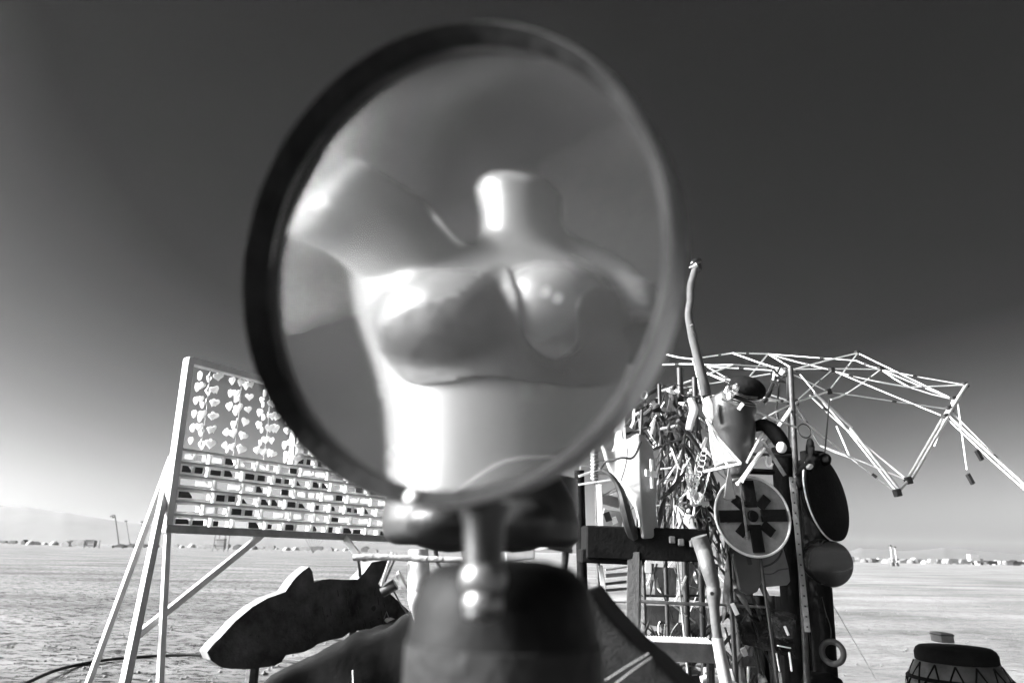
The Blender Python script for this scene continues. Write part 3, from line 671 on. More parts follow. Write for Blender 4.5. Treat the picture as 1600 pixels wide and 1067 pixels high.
# branch, white limb, trumpet etc. between fish and stem
br = thing('branch_pole', 'pale bark-covered pole lying level just below the mannequin hips', 'pole', at(655, 872, 1.9))
ptube([(552, 871, 1.9), (580, 870, 1.9), (620, 871, 1.9), (660, 873, 1.9), (700, 874, 1.9), (770, 875, 1.9)], [5, 5, 4.6, 5, 4.6, 4.2], mat('pale_bark', .32, .9, 0, .3, 40, .8, 70), 'bark', br, 10, True)
for x_ in (560, 730): ptube([(x_, 874, 1.9), (x_ + 2, 888, 2.3), (x_ + 3, 905, 2.9), (x_ + 3, 1200, 2.9)], 2.6, blk, 'bracket', br, 6)
ptube([(725, 848, 1.9), (727, 870, 1.9), (729, 920, 1.9)], [5, 6, 2], blk, 'clamp', br, 8)
lm = thing('white_mannequin_arm', 'upright white mannequin limb standing behind the level pole', 'mannequin limb', at(656, 950, 2.05))
ptube([(654, 858, 2.05), (654, 885, 2.05), (655, 905, 2.05), (652, 925, 2.05), (650, 938, 2.05), (655, 960, 2.15), (660, 1000, 2.3)], [15, 17, 18, 15, 12, 11, 9], plaster, 'limb', lm, 20, True)
tn = thing('black_pipe_elbow', 'short black pipe with a white flared cup beside the fish tail', 'pipe', at(610, 920, 2.1))
ptube([(597, 926, 2.1), (606, 920, 2.1), (618, 912, 2.1)], [8, 8, 9], blk, 'pipe', tn, 14, True)
a = at(624, 908, 2.1); MB().lathe([(.001, 0), (.022, 0), (.03, .012), (.027, .012), (.02, .004), (.001, .003)], a, (at(632, 904, 2.1) - at(618, 912, 2.1)), 18).obj('cup', plaster, tn, smooth=True)
ptube([(616, 925, 2.1), (628, 946, 2.15), (638, 960, 2.2)], 1.2, blk, 'wire', tn, 5, True)
for i, (p_, q_, w_) in enumerate([((612, 866, 2.0), (597, 912, 2.1), 5), ((619, 868, 2.02), (603, 905, 2.1), 3)]):
    o = bar(p_, q_, w_, .02, [plaster, blk][i], 'slat'); set_props(o, ['white slat leaning behind the fish tail', 'thin black slat beside the white one at the fish tail'][i], 'slat')
o = ptube([(680, 855, 2.2), (684, 880, 2.2), (692, 900, 2.2), (700, 940, 2.3)], [5, 4, 3.5, 3.5], oldwood, 'curved_slat', None, 8, True, .5); set_props(o, 'thin bent slat standing right of the white limb', 'slat')
sl = bar((690, 890, 2.25), (702, 936, 2.3), 4, .01, plaster, 'white_strip'); set_props(sl, 'narrow white strip beside the bent slat', 'strip')
# pieces right of the stem
dv = thing('dark_drum', 'dark curved drum body partly behind the mannequin hips', 'drum', at(850, 860, 1.6))
ptube([(862, 745, 1.6), (858, 790, 1.6), (856, 830, 1.6), (852, 850, 1.6)], [40, 46, 46, 42], mat('drum_dark', .03, .35, 0, .4, 14, coat=.3), 'shell', dv, 32)
ptube([(852, 850, 1.6), (851, 856, 1.6)], [44, 44], iron, 'hoop', dv, 32)
ptube([(885, 852, 1.66), (880, 900, 1.7), (870, 1000, 1.8)], 6, iron, 'post', dv, 8)
ptube([(797, 862, 1.5), (830, 858, 1.52), (858, 854, 1.5), (880, 849, 1.5)], [1.6, 2, 2, 1], galv, 'rod', dv, 6, True)
bar((790, 868, 1.55), (835, 864, 1.55), 16, .03, mat('mid_grey', .3, .5), 'bracket', dv)
# ------------------------------------------------------------------ scrap tower
random.seed(77)
TWY = 3.6
tw = thing('scrap_tower', 'tall tower of welded scrap pipes, posts, boards and bent strips', 'sculpture', Vector((at(1130, 900, TWY).x, TWY, 0)))
def down(px, py, px2, py2, Y, Y2=None):
    a = at(px, py, Y); b = at(px2, py2, Y2 or Y); d = b - a; return b + d * ((b.z + .03) / -d.z)
def post(px, py, px2, py2, Y, rpx, M, Y2=None, n=10, name='post'):
    a = at(px, py, Y); b = at(px2, py2, Y2 or Y); c = down(px, py, px2, py2, Y, Y2); r = rpx * px2m(a)
    return MB().tube([a, b, c], r, n).obj(name, M, tw, smooth=True)
perf = mat('perforated_bar', .22, .55, .3, .2, 15, .2)
# main posts
post(1235, 575, 1250, 860, 3.55, 4.2, iron); post(1268, 706, 1290, 1067, 3.7, 17, blkmat, n=20); post(1222, 700, 1246, 1067, 3.75, 16, blkmat, n=16)
post(1262, 720, 1276, 1067, 3.9, 14, blkmat, n=16)
bar((1237, 745, 3.5), (1262, 987, 3.5), 8.5, .018, perf, 'perforated_bar', tw)
for i in range(15):
    t_ = (i + .5) / 15; a = at(1237 + 25 * t_, 745 + 242 * t_, 3.488); MB().lathe([(.0001, .003), (.0045, .003), (.0045, 0)], a, (0, -1, 0), 8).obj('hole', blk, tw)
post(930, 700, 934, 860, 3.5, 3, iron); post(905, 735, 909, 880, 3.55, 8, blkmat); post(1062, 575, 1070, 860, 3.7, 5, blk); post(1030, 600, 1044, 1000, 3.75, 3.2, blk)
post(1085, 590, 1098, 980, 3.65, 4.5, blk); post(1000, 640, 1008, 1000, 3.7, 3, iron); post(1143, 860, 1160, 1067, 3.6, 5, blk); post(1133, 760, 1146, 1000, 3.5, 3.5, blk)
post(1058, 873, 1076, 1067, 3.5, 1.6, wood); post(1110, 950, 1124, 1067, 3.8, 7, blk); post(1205, 930, 1215, 1067, 3.85, 6, blk); post(1185, 930, 1195, 1067, 3.9, 8, blkmat)
post(1213, 640, 1222, 700, 3.8, 2, iron)
# rope-like wraps on the left post
for i in range(9):
    y_ = 703 + i * 5.4; ptube([(924, y_, 3.46), (928, y_ + 3, 3.44), (934, y_ + 2, 3.46)], 2, mat('rope', .25, .9), 'rope_wrap', tw, 5, True)
# boards
bar((968, 648, 3.6), (972, 730, 3.6), 17, .03, wood, 'board', tw); bar((936, 757, 3.45), (939, 824, 3.45), 9, .03, wood, 'board', tw)
bar((962, 770, 3.7), (965, 780, 3.7), 60, .02, greyp, 'board', tw)
bx = [(940, 792), (966, 797), (970, 829), (941, 826)]
bar((936, 777, 3.62), (968, 786, 3.62), 16, .03, greyp, 'board', tw); bar((941, 808, 3.62), (972, 814, 3.62), 28, .03, wood, 'board', tw)
bar((947, 800, 3.58), (952, 814, 3.58), 10, .02, blk, 'board', tw); bar((958, 808, 3.58), (962, 818, 3.58), 9, .02, cellm, 'board', tw)
bar((904, 744, 3.5), (938, 733, 3.5), 4, .02, wood, 'slat', tw); bar((904, 757, 3.5), (955, 750, 3.5), 3, .02, plaster, 'slat', tw); bar((906, 733, 3.6), (960, 737, 3.6), 11, .03, greyp, 'slat', tw)
bar((938, 883, 3.4), (945, 938, 3.4), 7, .03, wood, 'board', tw)
for y_ in (890, 899, 912, 922): bar((946, y_, 3.6), (982, y_ - random.uniform(2, 6), 3.6), random.uniform(2, 6), .02, random.choice([wood, greyp, iron]), 'slat', tw)
# left board leg with a light edge
bar((990, 862, 3.2), (988, 1001, 3.2), 19, .05, mat('leg_board', .05, .8, 0, .3, 8, .4), 'leg_board', tw); bar((1001.2, 868, 3.21), (999, 998, 3.21), 4, .05, wood, 'leg_board', tw)
bar((1013, 878, 3.5), (1013, 895, 3.5), 11, .02, wood, 'slat', tw); bar((1019, 880, 3.5), (1019, 906, 3.5), 6, .02, greyp, 'slat', tw)
# rungs
for (a, b, w_, M) in [((945, 938, 3.45), (1000, 939, 3.45), 5, wood), ((1000, 939, 3.4), (1110, 944, 3.4), 5.5, oldwood), ((1110, 943, 3.5), (1195, 948, 3.6), 4, oldwood), ((1028, 671, 3.55), (1058, 665, 3.55), 5, plaster),
    ((1027, 733, 3.5), (1056, 730, 3.5), 3, plaster), ((1026, 790, 3.5), (1074, 785, 3.5), 3.4, wood), ((1000, 930, 3.7), (1100, 930, 3.7), 4, blk), ((1100, 735, 3.5), (1158, 727, 3.5), 3, iron), ((1130, 706, 3.6), (1240, 712, 3.6), 5, blk), ((1150, 735, 3.75), (1245, 738, 3.75), 9, blkmat)]:
    a, b = at(*a), at(*b); r = w_ / 2 * px2m(a); MB().tube([a, (a + b) / 2 + Vector((0, 0, -.002)), b], r, 8).obj('rung', M, tw, smooth=True)
# dark panels low down
dp = mat('dark_panel', .03, .6, 0, .5, 9, .4, spec=.3)
for (a, b, c, d, Y) in [(1004, 945, 1060, 975, 3.9), (1066, 870, 1112, 935, 3.95), (1020, 885, 1056, 928, 4.0), (1064, 948, 1104, 1000, 3.9), (1140, 920, 1175, 1000, 3.9), (1150, 930, 1260, 1067, 4.05), (1010, 1035, 1060, 1100, 3.9), (1060, 1040, 1180, 1110, 3.95)]:
    pp = [(a, b), (c + 2, b + 2), (c, d), ((a + c) / 2, d + 4), (a + 3, d)]
    MB().prism([at(x_, y_, Y) for x_, y_ in pp], (.01, .04, 0)).obj('panel', dp, tw, bevel=.003)
for (cx, cy, r_) in [(1027, 998, 11), (1052, 990, 15), (1012, 1000, 8)]:
    c = at(cx, cy, 3.95); MB().lathe([(.001, .03), (r_ * px2m(c), .025), (r_ * px2m(c), -.03), (.001, -.03)], c, (0, -1, 0), 20).obj('disc', blkmat, tw)
# big crumpled black sheet low right
def sheet(pp, Y, M, name, amp=.03, sub=10, parent=None, th=.012):
    (a, b, c, d) = [at(x_, y_, Y + dy) for x_, y_, dy in pp]; mb = MB(); vs = []; fs = []; n_ = sub
    for s_ in (0, 1):
        for j in range(n_ + 1):
            for i in range(n_ + 1):
                p_ = (a * (1 - i / n_) + b * (i / n_)) * (1 - j / n_) + (d * (1 - i / n_) + c * (i / n_)) * (j / n_)
                vs.append(p_ + Vector((0, 1, 0)) * (amp * noise.noise(p_ * 9 + Vector((0, 0, Y))) + th * s_))
    N = (n_ + 1) ** 2
    for s_ in (0, 1):
        for j in range(n_):
            for i in range(n_): q = s_ * N + j * (n_ + 1) + i; fs.append((q, q + 1, q + n_ + 2, q + n_ + 1))
    bd = [i for i in range(n_ + 1)] + [j * (n_ + 1) + n_ for j in range(1, n_ + 1)] + [n_ * (n_ + 1) + i for i in range(n_ - 1, -1, -1)] + [j * (n_ + 1) for j in range(n_ - 1, 0, -1)]
    for q, r_ in zip(bd, bd[1:] + bd[:1]): fs.append((q, r_, r_ + N, q + N))
    return mb.add(vs, fs).obj(name, M, parent, smooth=True)
plast = mat('black_plastic_sheet', .02, .25, 0, .5, 20, 1.0, 30, coat=.5)
sheet([(1142, 935, 0), (1240, 958, 0), (1248, 1030, -.1), (1158, 1005, -.1)], 3.6, plast, 'plastic_sheet', .05, 24, tw)
sheet([(1030, 970, 0), (1090, 975, 0), (1100, 1000, 0), (1040, 1000, 0)], 3.8, plast, 'plastic_sheet', .04, 10, tw)
for (x0, y0, x1, y1, w_, M) in [(1213, 1020, 1218, 1048, 2.5, plaster), (1233, 1018, 1237, 1048, 3, plaster), (1215, 1008, 1235, 1012, 2, galv), (1144, 942, 1152, 960, 7, plaster), (1160, 1012, 1166, 1024, 9, greyp), (1218, 1050, 1222, 1080, 6, greyp), (1140, 1045, 1148, 1075, 7, wood), (1226, 978, 1232, 992, 4, plaster)]:
    bar((x0, y0, 3.4), (x1, y1, 3.4), w_, .02, M, 'fitting', tw)
ptube([(1100, 1048, 3.5), (1125, 1050, 3.5), (1135, 1052, 3.5)], 6, wood, 'bar', tw); ptube([(1096, 1063, 3.3), (1112, 1060, 3.3), (1135, 1066, 3.3), (1155, 1075, 3.3)], 7, plaster, 'bar', tw, 12, True)
bar((1028, 1032, 3.5), (1036, 1048, 3.5), 14, .02, greyp, 'bar', tw); ptube([(1034, 1048, 3.4), (1050, 1052, 3.4), (1062, 1056, 3.4)], [3, 8, 4], oldwood, 'shoe', tw, 12, True)
# tangled pipes and strips
pale = [plaster, galv, wood, galv]; darkm = [blk, iron, blk, rubber]
def tangle(n_, x0, x1, y0, y1, fd, rmin=1.0, rmax=3.0, L0=20, L1=70, vert=True, Y0=3.3, Y1=4.1):
    for i in range(n_):
        x = random.uniform(x0, x1); y = random.uniform(y0, y1); l = random.uniform(L0, L1); ang = random.gauss(90, 28) if vert else random.uniform(0, 180)
        Y = random.uniform(Y0, Y1); r = random.uniform(rmin, rmax); dx, dy = math.cos(R(ang)) * l / 3, math.sin(R(ang)) * l / 3; bend = random.uniform(-12, 12)
        pts = [(x + dx * q - dy * bend / l * (1 if q in (1, 2) else 0), y + dy * q + dx * bend / l * (1 if q in (1, 2) else 0), Y + random.uniform(-.06, .06)) for q in range(4)]
        dk = random.random() < fd; kind = random.random()
        if kind < .3: ptube(pts, [.7, .7, .8, .6], random.choice(darkm if dk else pale), 'wire', tw, 5, True)
        elif kind < .55: ptube(pts, [r * .4, r * 1.9, r * 1.7, r * .3], random.choice(darkm if dk else [oldwood, greyp, galv]), 'blade', tw, 6, True, .25)
        elif kind < .7: bar(pts[0], pts[-1], r * 1.8, .012, random.choice(darkm if dk else pale), 'strip', tw)
        else: ptube(pts, [r, r, r, r * .8], random.choice(darkm if dk else pale), 'bent_pipe', tw, 8, True)
tangle(60, 1005, 1090, 600, 660, .8, 1, 4, 15, 40, False)
tangle(44, 985, 1050, 625, 690, .82, 1, 3.5, 15, 45, False)
tangle(110, 1030, 1125, 640, 800, .82, 1, 3.6, 40, 130)
tangle(40, 1035, 1105, 690, 800, .35, .9, 2.0, 30, 70)
tangle(64, 1060, 1165, 740, 860, .75, 1, 3.5, 20, 60)
tangle(30, 1000, 1110, 870, 990, .6, .8, 2.4, 20, 60, True, 3.5, 4.0)
tangle(44, 1110, 1190, 860, 1067, .85, 1.5, 4.5, 40, 110, True, 3.5, 3.9)
tangle(14, 1000, 1130, 1030, 1067, .5, 1, 4, 20, 50, False, 3.6, 4.0)
for i in range(4):        # drooping chains
    x0 = random.uniform(1030, 1090); y0 = random.uniform(700, 760); x1 = x0 + random.uniform(15, 45); pts = spline([at(x0, y0, 3.3), at((x0 + x1) / 2, y0 + random.uniform(20, 45), 3.28), at(x1, y0 + random.uniform(-10, 20), 3.3)], 8)
    for q, r__ in zip(pts, pts[1:]):
        d = (r__ - q); c = (q + r__) / 2; s__ = d.cross(Vector((0, 1, 0) if i % 2 else (0, .3, 1))).normalized(); torus(c, s__, d.length * .6, .0022, 10, 4).obj('chain_link', galv, tw)
# small round bits: nuts, bells, bearings
for i in range(46):
    x = random.choice([random.uniform(1000, 1090), random.uniform(1060, 1130)]); y = random.uniform(610, 850); c = at(x, y, random.uniform(3.3, 3.6)); k_ = px2m(c) * random.uniform(1.6, 4.6)
    if i % 3: ellipsoid(MB(), c, (k_, 0, 0), (0, k_, 0), (0, 0, k_ * random.uniform(.6, 1.2)), 10).obj('knob', random.choice([plaster, galv, blkgl, iron]), tw, smooth='all')
    else: torus(c, (random.uniform(-1, 1), -1, random.uniform(-.5, .5)), k_ * 1.8, k_ * .4, 18, 6).obj('ring', random.choice([galv, iron, plaster]), tw, smooth='all')
# pale crumpled figures in the middle
mb = MB()
for (x, y, a, b) in [(1080, 772, 8, 9), (1095, 776, 7, 7), (1088, 785, 10, 6), (1102, 787, 6, 5)]:
    c = at(x, y, 3.35); k_ = px2m(c); ellipsoid(mb, c, (a * k_, 0, 0), (0, a * k_, 0), (0, 0, b * k_), 14)
remesh(mb, 'pale_cluster', plaster, tw, .006, 2, lambda c: c + Vector((1, 1, 1)) * .012 * noise.noise(c * 40))
mb = MB().prism([at(x, y, 3.42) for x, y in [(1070, 800), (1084, 805), (1086, 820), (1098, 838), (1106, 846), (1090, 842), (1074, 838), (1078, 826), (1068, 814)]], (.01, .06, 0)); remesh(mb, 'pale_cluster', plaster, tw, .006, 3)
# grey spike in front of the wheel
o = MB().prism([at(x, y, 3.2) for x, y in [(1139, 727), (1143, 745), (1150, 778), (1138, 782), (1131, 778), (1136, 745)]], (.004, .02, 0)).obj('spike', mat('spike_grey', .1, .6), tw, bevel=.002)

# black cross beam with knobs
bm_ = thing('black_amplifier', 'long black box with a row of worn knobs across the tower', 'box', at(1000, 850, 3.3))
bar((912, 846, 3.3), (1094, 852, 3.3), 48, .25, blkmat, 'case', bm_, bevel=.006); bar((905, 868, 3.3), (1000, 872, 3.3), 20, .2, blkmat, 'case', bm_, bevel=.006)
for x, y in ((1050, 843), (1064, 847), (1082, 849)):
    c = at(x, y, 3.165); k_ = px2m(c); MB().box(c, (4.6 * k_, 0, 0), (0, .01, 0), (0, 0, 5.4 * k_)).obj('knob', greyp, bm_, bevel=.004)
# aluminium step
st = thing('tread_step', 'aluminium step with a ridged tread between the tower legs', 'step', at(1057, 1015, 3.15))
alu = mat('step_aluminium', .16, .6, .3, .35, 14, .3); bar((1000, 1016, 3.15), (1114, 1021, 3.15), 27, .10, alu, 'body', st, bevel=.003)
for i in range(26):
    x = 1001 + i * 4.4; a = at(x, 998.5 + i * .16, 3.10); b = at(x + 4, 1001.5 + i * .16, 3.04); MB().tube([a + Vector((0, .09, .005)), b], .0035, 5).obj('ridge', wood, st)
for x in (1004, 1110):
    q = at(x, 1025, 3.2); MB().tube([q, Vector((q.x, q.y + .2, -.05))], .018, 8).obj('support', iron, st)
# wooden prosthetic leg
lg = thing('jointed_limb', 'jointed wooden mannequin leg, dark above the knee and pale below', 'mannequin leg', Vector((at(1125, 1067, 3.0).x, 3.0, 0)))
wl = mat('leg_wood', .07, .6, 0, .2, 8, .3); pw2 = mat('leg_pale', .34, .6, 0, .15, 8, .2)
ptube([(1092, 838, 3.05), (1100, 862, 3.05), (1106, 885, 3.0), (1113, 908, 3.0), (1115, 920, 3.0)], [13, 13, 12, 11, 9], wl, 'thigh', lg, 20, True)
ptube([(1115, 917, 3.0), (1115, 928, 3.0), (1116, 950, 3.0), (1119, 980, 3.0), (1122, 1000, 3.0)], [11, 11.5, 8, 7.5, 8], wl, 'knee', lg, 20, True)
ptube([(1121, 996, 3.0), (1124, 1015, 3.0), (1130, 1045, 3.0), (1137, 1080, 3.0), (1150, 1140, 3.0)], [9, 9, 9.5, 10, 8], pw2, 'shin', lg, 20, True)
a = at(1112, 927, 2.96); MB().lathe([(.0001, .006), (.008, .006), (.008, 0)], a, (0, -1, 0), 12).obj('knee_bolt', blk, lg)
a = at(1150, 1140, 3.0); MB().tube([a, Vector((a.x, a.y, -.05))], .02, 8).obj('post', iron, lg)

# glove shape with a cross
gv = thing('stuffed_glove', 'stuffed white cloth glove marked with a pale cross, tied with dark cord', 'stuffed glove', at(1000, 840, 3.2))
go = [(985, 684), (992, 680), (1001, 681), (1012, 689), (1021, 702), (1025, 722), (1027, 745), (1026, 775), (1024, 800), (1030, 826), (1028, 840), (1000, 842), (997, 815), (992, 796), (984, 780), (976, 766), (966, 752), (956, 738), (948, 720), (943, 702), (939, 690), (947, 700), (956, 706), (962, 694), (964, 672), (972, 672), (974, 690)]
mb = MB().prism([at(x, y, 3.2) for x, y in go], (0, .07, 0)); remesh(mb, 'body', mat('glove_cloth', .24, .9, 0, .1, 8, .3, 30), gv, .0065, 10, lambda c: c + Vector((0, -1, 0)) * (.02 * noise.noise(c * 8) + .07 * max(0, 1 - abs(c.x - at(996, 740, 3.2).x) / .1)))
cm = mat('cross_pale', .88, .8, 0, .03)
for (a_, b_, w_) in (((1014, 720), (1015.5, 764), 8), ((1004, 741), (1023, 742.5), 10)):
    p1 = at(a_[0], a_[1], 3.2); p2 = at(b_[0], b_[1], 3.2); f__ = lambda p: p + Vector((0, -.022 - .07 * max(0, 1 - abs(p.x - at(996, 740, 3.2).x) / .1), 0))
    p1, p2 = f__(p1), f__(p2); c = (p1 + p2) / 2; d = (p2 - p1) / 2; MB().box(c, d, Vector((.83, .55, 0)).normalized().cross(Vector((.83, -.55, 0)).normalized()).normalized() * (w_ / 2 * px2m(c)) if abs(d.z) < abs(d.x) else Vector((.6, .8, 0)).normalized() * (w_ / 2 * px2m(c)), Vector((.8, -.6, 0)) * .004).obj('cross', cm, gv)
ptube([(939, 732, 3.15), (946, 722, 3.12), (958, 719, 3.1), (972, 715, 3.08), (986, 716, 3.08), (994, 708, 3.08), (1001, 690, 3.1)], 1.8, rubber, 'cord', gv, 7, True)
ptube([(941, 734, 3.14), (953, 741, 3.12), (962, 752, 3.12), (970, 768, 3.12), (976, 790, 3.12), (982, 815, 3.14), (990, 840, 3.2)], [2.4, 3, 4, 6, 8, 9, 10], blk, 'cord', gv, 8, True)
ptube([(981, 700, 3.12), (978, 725, 3.1), (970, 752, 3.12)], .9, iron, 'cord', gv, 5, True)
post(1003, 640, 1001, 684, 3.25, 2.5, blk)
ptube([(986, 668, 3.3), (990, 660, 3.3), (991, 640, 3.35)], 2.4, galv, 'hook', gv, 6)

# crooked snake-headed pole
sn = thing('snake_pole', 'crooked pale snake-shaped pole with a black head above the tower', 'pole', at(1100, 610, 3.7))
ptube([(1104, 618, 3.7), (1100, 600, 3.7), (1094, 575, 3.7), (1088, 550, 3.7), (1083, 530, 3.7), (1079, 510, 3.7), (1076, 490, 3.7), (1079, 470, 3.7), (1079, 450, 3.7), (1082, 437, 3.7), (1086, 424, 3.7), (1089, 416, 3.7)], [8.5, 8, 7.5, 7, 7, 6.5, 6, 6, 6, 6, 6, 4.5], mat('snake_body', .065, .85, 0, .3, 16, .3), 'body', sn, 16, True)
mb = MB(); c = at(1087, 410, 3.7); k_ = px2m(c); ellipsoid(mb, c, (9.5 * k_, 0, 2 * k_), (0, 7 * k_, 0), (2 * k_, 0, 7 * k_)); c = at(1092, 419, 3.7); ellipsoid(mb, c, (4.5 * k_, 0, 0), (0, 5 * k_, 0), (0, 0, 9 * k_)); remesh(mb, 'head', blkgl, sn, .005, 2)
ptube([(1077, 418, 3.66), (1083, 417, 3.66), (1088, 414, 3.66)], [1.2, 2.5, 3.4], plaster, 'jaw', sn, 8, True)
ptube([(1079, 509, 3.66), (1083, 508, 3.65), (1084, 515, 3.66), (1089, 526, 3.67)], [2.2, 2.6, 2, 1], blk, 'marking', sn, 6, True)

# dark upside-down torso with silver belt
dt = thing('grey_mannequin_body', 'grey mannequin body with a black cap and silver wire belt at the tower top', 'mannequin', at(1150, 745, 3.3))
mb = MB(); W = [(1128, 612, 20), (1135, 625, 27), (1142, 645, 33), (1147, 670, 33), (1150, 695, 28), (1151, 720, 22), (1150, 745, 17)]
pp = [at(a, b, 3.3) for a, b, _ in W]; rr = [r * px2m(p) for p, (_, _, r) in zip(pp, W)]; P2 = spline(pp); mb.tube(P2, lin(rr), 28)
ellipsoid(mb, at(1163, 640, 3.28), (20 * .003, 0, 0), (0, .06, 0), (0, 0, .05)); remesh(mb, 'body', mat('grey_body', .03, .4, 0, .3, 5), dt, .008, 5)
mb = MB(); ellipsoid(mb, at(1168, 606, 3.28), (.085, 0, -.035), (0, .08, 0), (.02, 0, .05)); remesh(mb, 'cap', blkmat, dt, .007, 2)
for i in range(4):
    y = 612 + i * 5 + random.uniform(-2, 2); ptube([(1136 + i, y - 3, 3.25), (1150, y + 1, 3.17), (1166, y + 6, 3.18), (1184 - i, y + 8, 3.24)], random.uniform(.4, .9), steel, 'belt_wire', dt, 6, True)
mb = MB(); 
for x, y in [(1138, 608), (1146, 612), (1141, 618), (1150, 606)]: ellipsoid(mb, at(x, y, 3.2), (.02, 0, .005), (0, .018, 0), (0, 0, .022), 10)
remesh(mb, 'foil_ruff', mat('foil', .8, .25, .9, .1, 30, .8, 60), dt, .005, 1, lambda c: c + Vector((1, 0, 1)) * .014 * noise.noise(c * 50))
bar((1154, 640, 3.16), (1161, 630, 3.16), 6, .006, plaster, 'buckle', dt)
ptube([(1178, 668, 3.3), (1192, 664, 3.28), (1208, 674, 3.26), (1220, 690, 3.26), (1226, 706, 3.28)], [7, 10, 12, 12, 9], blkmat, 'arm', dt, 16, True)
ellipsoid(MB(), at(1221, 699, 3.2), (.024, 0, 0), (0, .02, 0), (0, 0, .027), 16).obj('hand', plaster, dt, smooth='all')
ptube([(1197, 712, 3.25), (1198, 725, 3.25), (1204, 729, 3.25), (1207, 724, 3.25)], 1.8, plaster, 'hook', dt, 6, True)
bar((1190, 686, 3.22), (1226, 742, 3.26), 6, .02, oldwood, 'slat', dt)
sailo = MB().prism([at(x, y, 3.15) for x, y in [(1106, 655), (1112, 662), (1130, 690), (1141, 708), (1154, 722), (1135, 722), (1117, 730), (1110, 700)]], (.01, .03, .0)).obj('white_cloth_pennant', cloth, None, bevel=.003); set_props(sailo, 'white pointed cloth stretched beside the grey mannequin body', 'pennant')
s2_ = MB().prism([at(x, y, 3.2) for x, y in [(1100, 622), (1108, 618), (1114, 630), (1116, 652), (1112, 660), (1104, 650), (1098, 640)]], (.01, .04, .0)).obj('white_cloth_scrap', cloth, None, bevel=.003); set_props(s2_, 'small white cloth scrap above the pennant', 'cloth')
rb = [(1078, 622, 4), (1084, 640, 7), (1080, 655, 6), (1076, 672, 5)]
o = ptube([(a, b, 3.3) for a, b, _ in rb], [5, 7, 6, 5], plaster, 'striped_limb', None, 14, True); set_props(o, 'short pale limb standing in the tangle left of the grey body', 'mannequin limb')

# wheel with eight dark bars
wh = thing('round_shield', 'round pale disc with dark bars radiating from its centre', 'disc', at(1188, 808, 3.3))
wn = Vector((.12, -.985, .10)).normalized(); wc = at(1176, 806, 3.3); wr = 61 * px2m(wc)
MB().lathe([(.0001, .0), (wr * .97, .0), (wr * .97, -.02), (.0001, -.02)], wc, wn, 64).obj('face', mat('disc_grey', .2, .7, 0, .25, 22, .4, dust=.2), wh, smooth=True)
torus(wc, wn, wr, .006, 64, 8).obj('rim', galv, wh, smooth='all')
wu = Vector((0, 0, 1)); wu = (wu - wn * wu.dot(wn)).normalized(); wv = wn.cross(wu)
for k_ in range(8):
    w = k_ * math.pi / 4 + .04; d = wu * math.cos(w) + wv * math.sin(w); s_ = d.cross(wn); r1, r2, ww = ((.22, .90, .15) if k_ % 2 == 0 else (.30, .64, .12))
    MB().box(wc + d * wr * (r1 + r2) / 2 + wn * (.006 + .0015 * (k_ % 2)), d * wr * (r2 - r1) / 2, s_ * wr * ww, wn * .005).obj('bar', blkmat, wh)
MB().lathe([(.0001, .016), (.022, .016), (.028, 0)], wc, wn, 20).obj('hub', blkmat, wh)
# grey chair-back panels under the disc
def plate(pp, Y, M, name, th=.02, lab=None, cat=None, tilt=0):
    o = MB().prism([at(x, y, Y + tilt * (x - pp[0][0]) / 100) for x, y in pp], (0, th, 0)).obj(name, M, None if lab else tw, bevel=.004)
    if lab: set_props(o, lab, cat)
    return o
plate([(1186, 868), (1222, 848), (1232, 885), (1235, 908), (1230, 914), (1196, 917), (1190, 905)], 3.45, mat('chair_grey', .14, .5), 'moulded_scoop', .03, 'grey moulded chair back fixed under the round disc', 'chair back', .05)
ptube([(1190, 886, 3.42), (1205, 881, 3.41), (1216, 872, 3.42), (1222, 860, 3.44)], 1.6, blk, 'bent_pipe', tw, 6, True); ptube([(1192, 896, 3.42), (1206, 896, 3.41), (1218, 890, 3.42), (1232, 888, 3.44)], .9, blk, 'bent_pipe', tw, 6, True)
plate([(1137, 800), (1150, 815), (1186, 840), (1187, 870), (1192, 905), (1184, 924), (1170, 930), (1156, 922), (1150, 890), (1142, 850)], 3.4, mat('chair_dark', .06, .5, 0, .2, 6), 'moulded_shell', .03, 'dark grey moulded seat hanging left of the chair back', 'seat', .05)
bar((1163, 842, 3.33), (1172, 882, 3.33), 7, .02, blk, 'slat', tw)
post(1184, 840, 1195, 920, 3.3, 2.4, blk)
bar((1156, 745, 3.25), (1168, 843, 3.25), 4, .01, iron, 'slat', tw)

# dish
dh = thing('black_dish', 'large black shallow dish hanging on the right side of the tower', 'dish', at(1290, 775, 3.6))
dn_ = Vector((.66, -.74, .12)).normalized(); dc = at(1294, 776, 3.62); dr = 67 * px2m(dc)
MB().lathe([(.0001, .03), (dr * .5, .025), (dr * .86, .012), (dr, 0), (dr * 1.0, -.012), (dr * .7, -.07), (dr * .3, -.10), (.0001, -.105)], dc, dn_, 56).obj('bowl', blkmat, dh, smooth=True)
torus(dc - dn_ * .014, dn_, dr * 1.0, .005, 60, 6).obj('rim', galv, dh, smooth='all')
MB().tube([dc - dn_ * .1, at(1262, 770, 3.72)], .015, 8).obj('bracket', iron, dh)
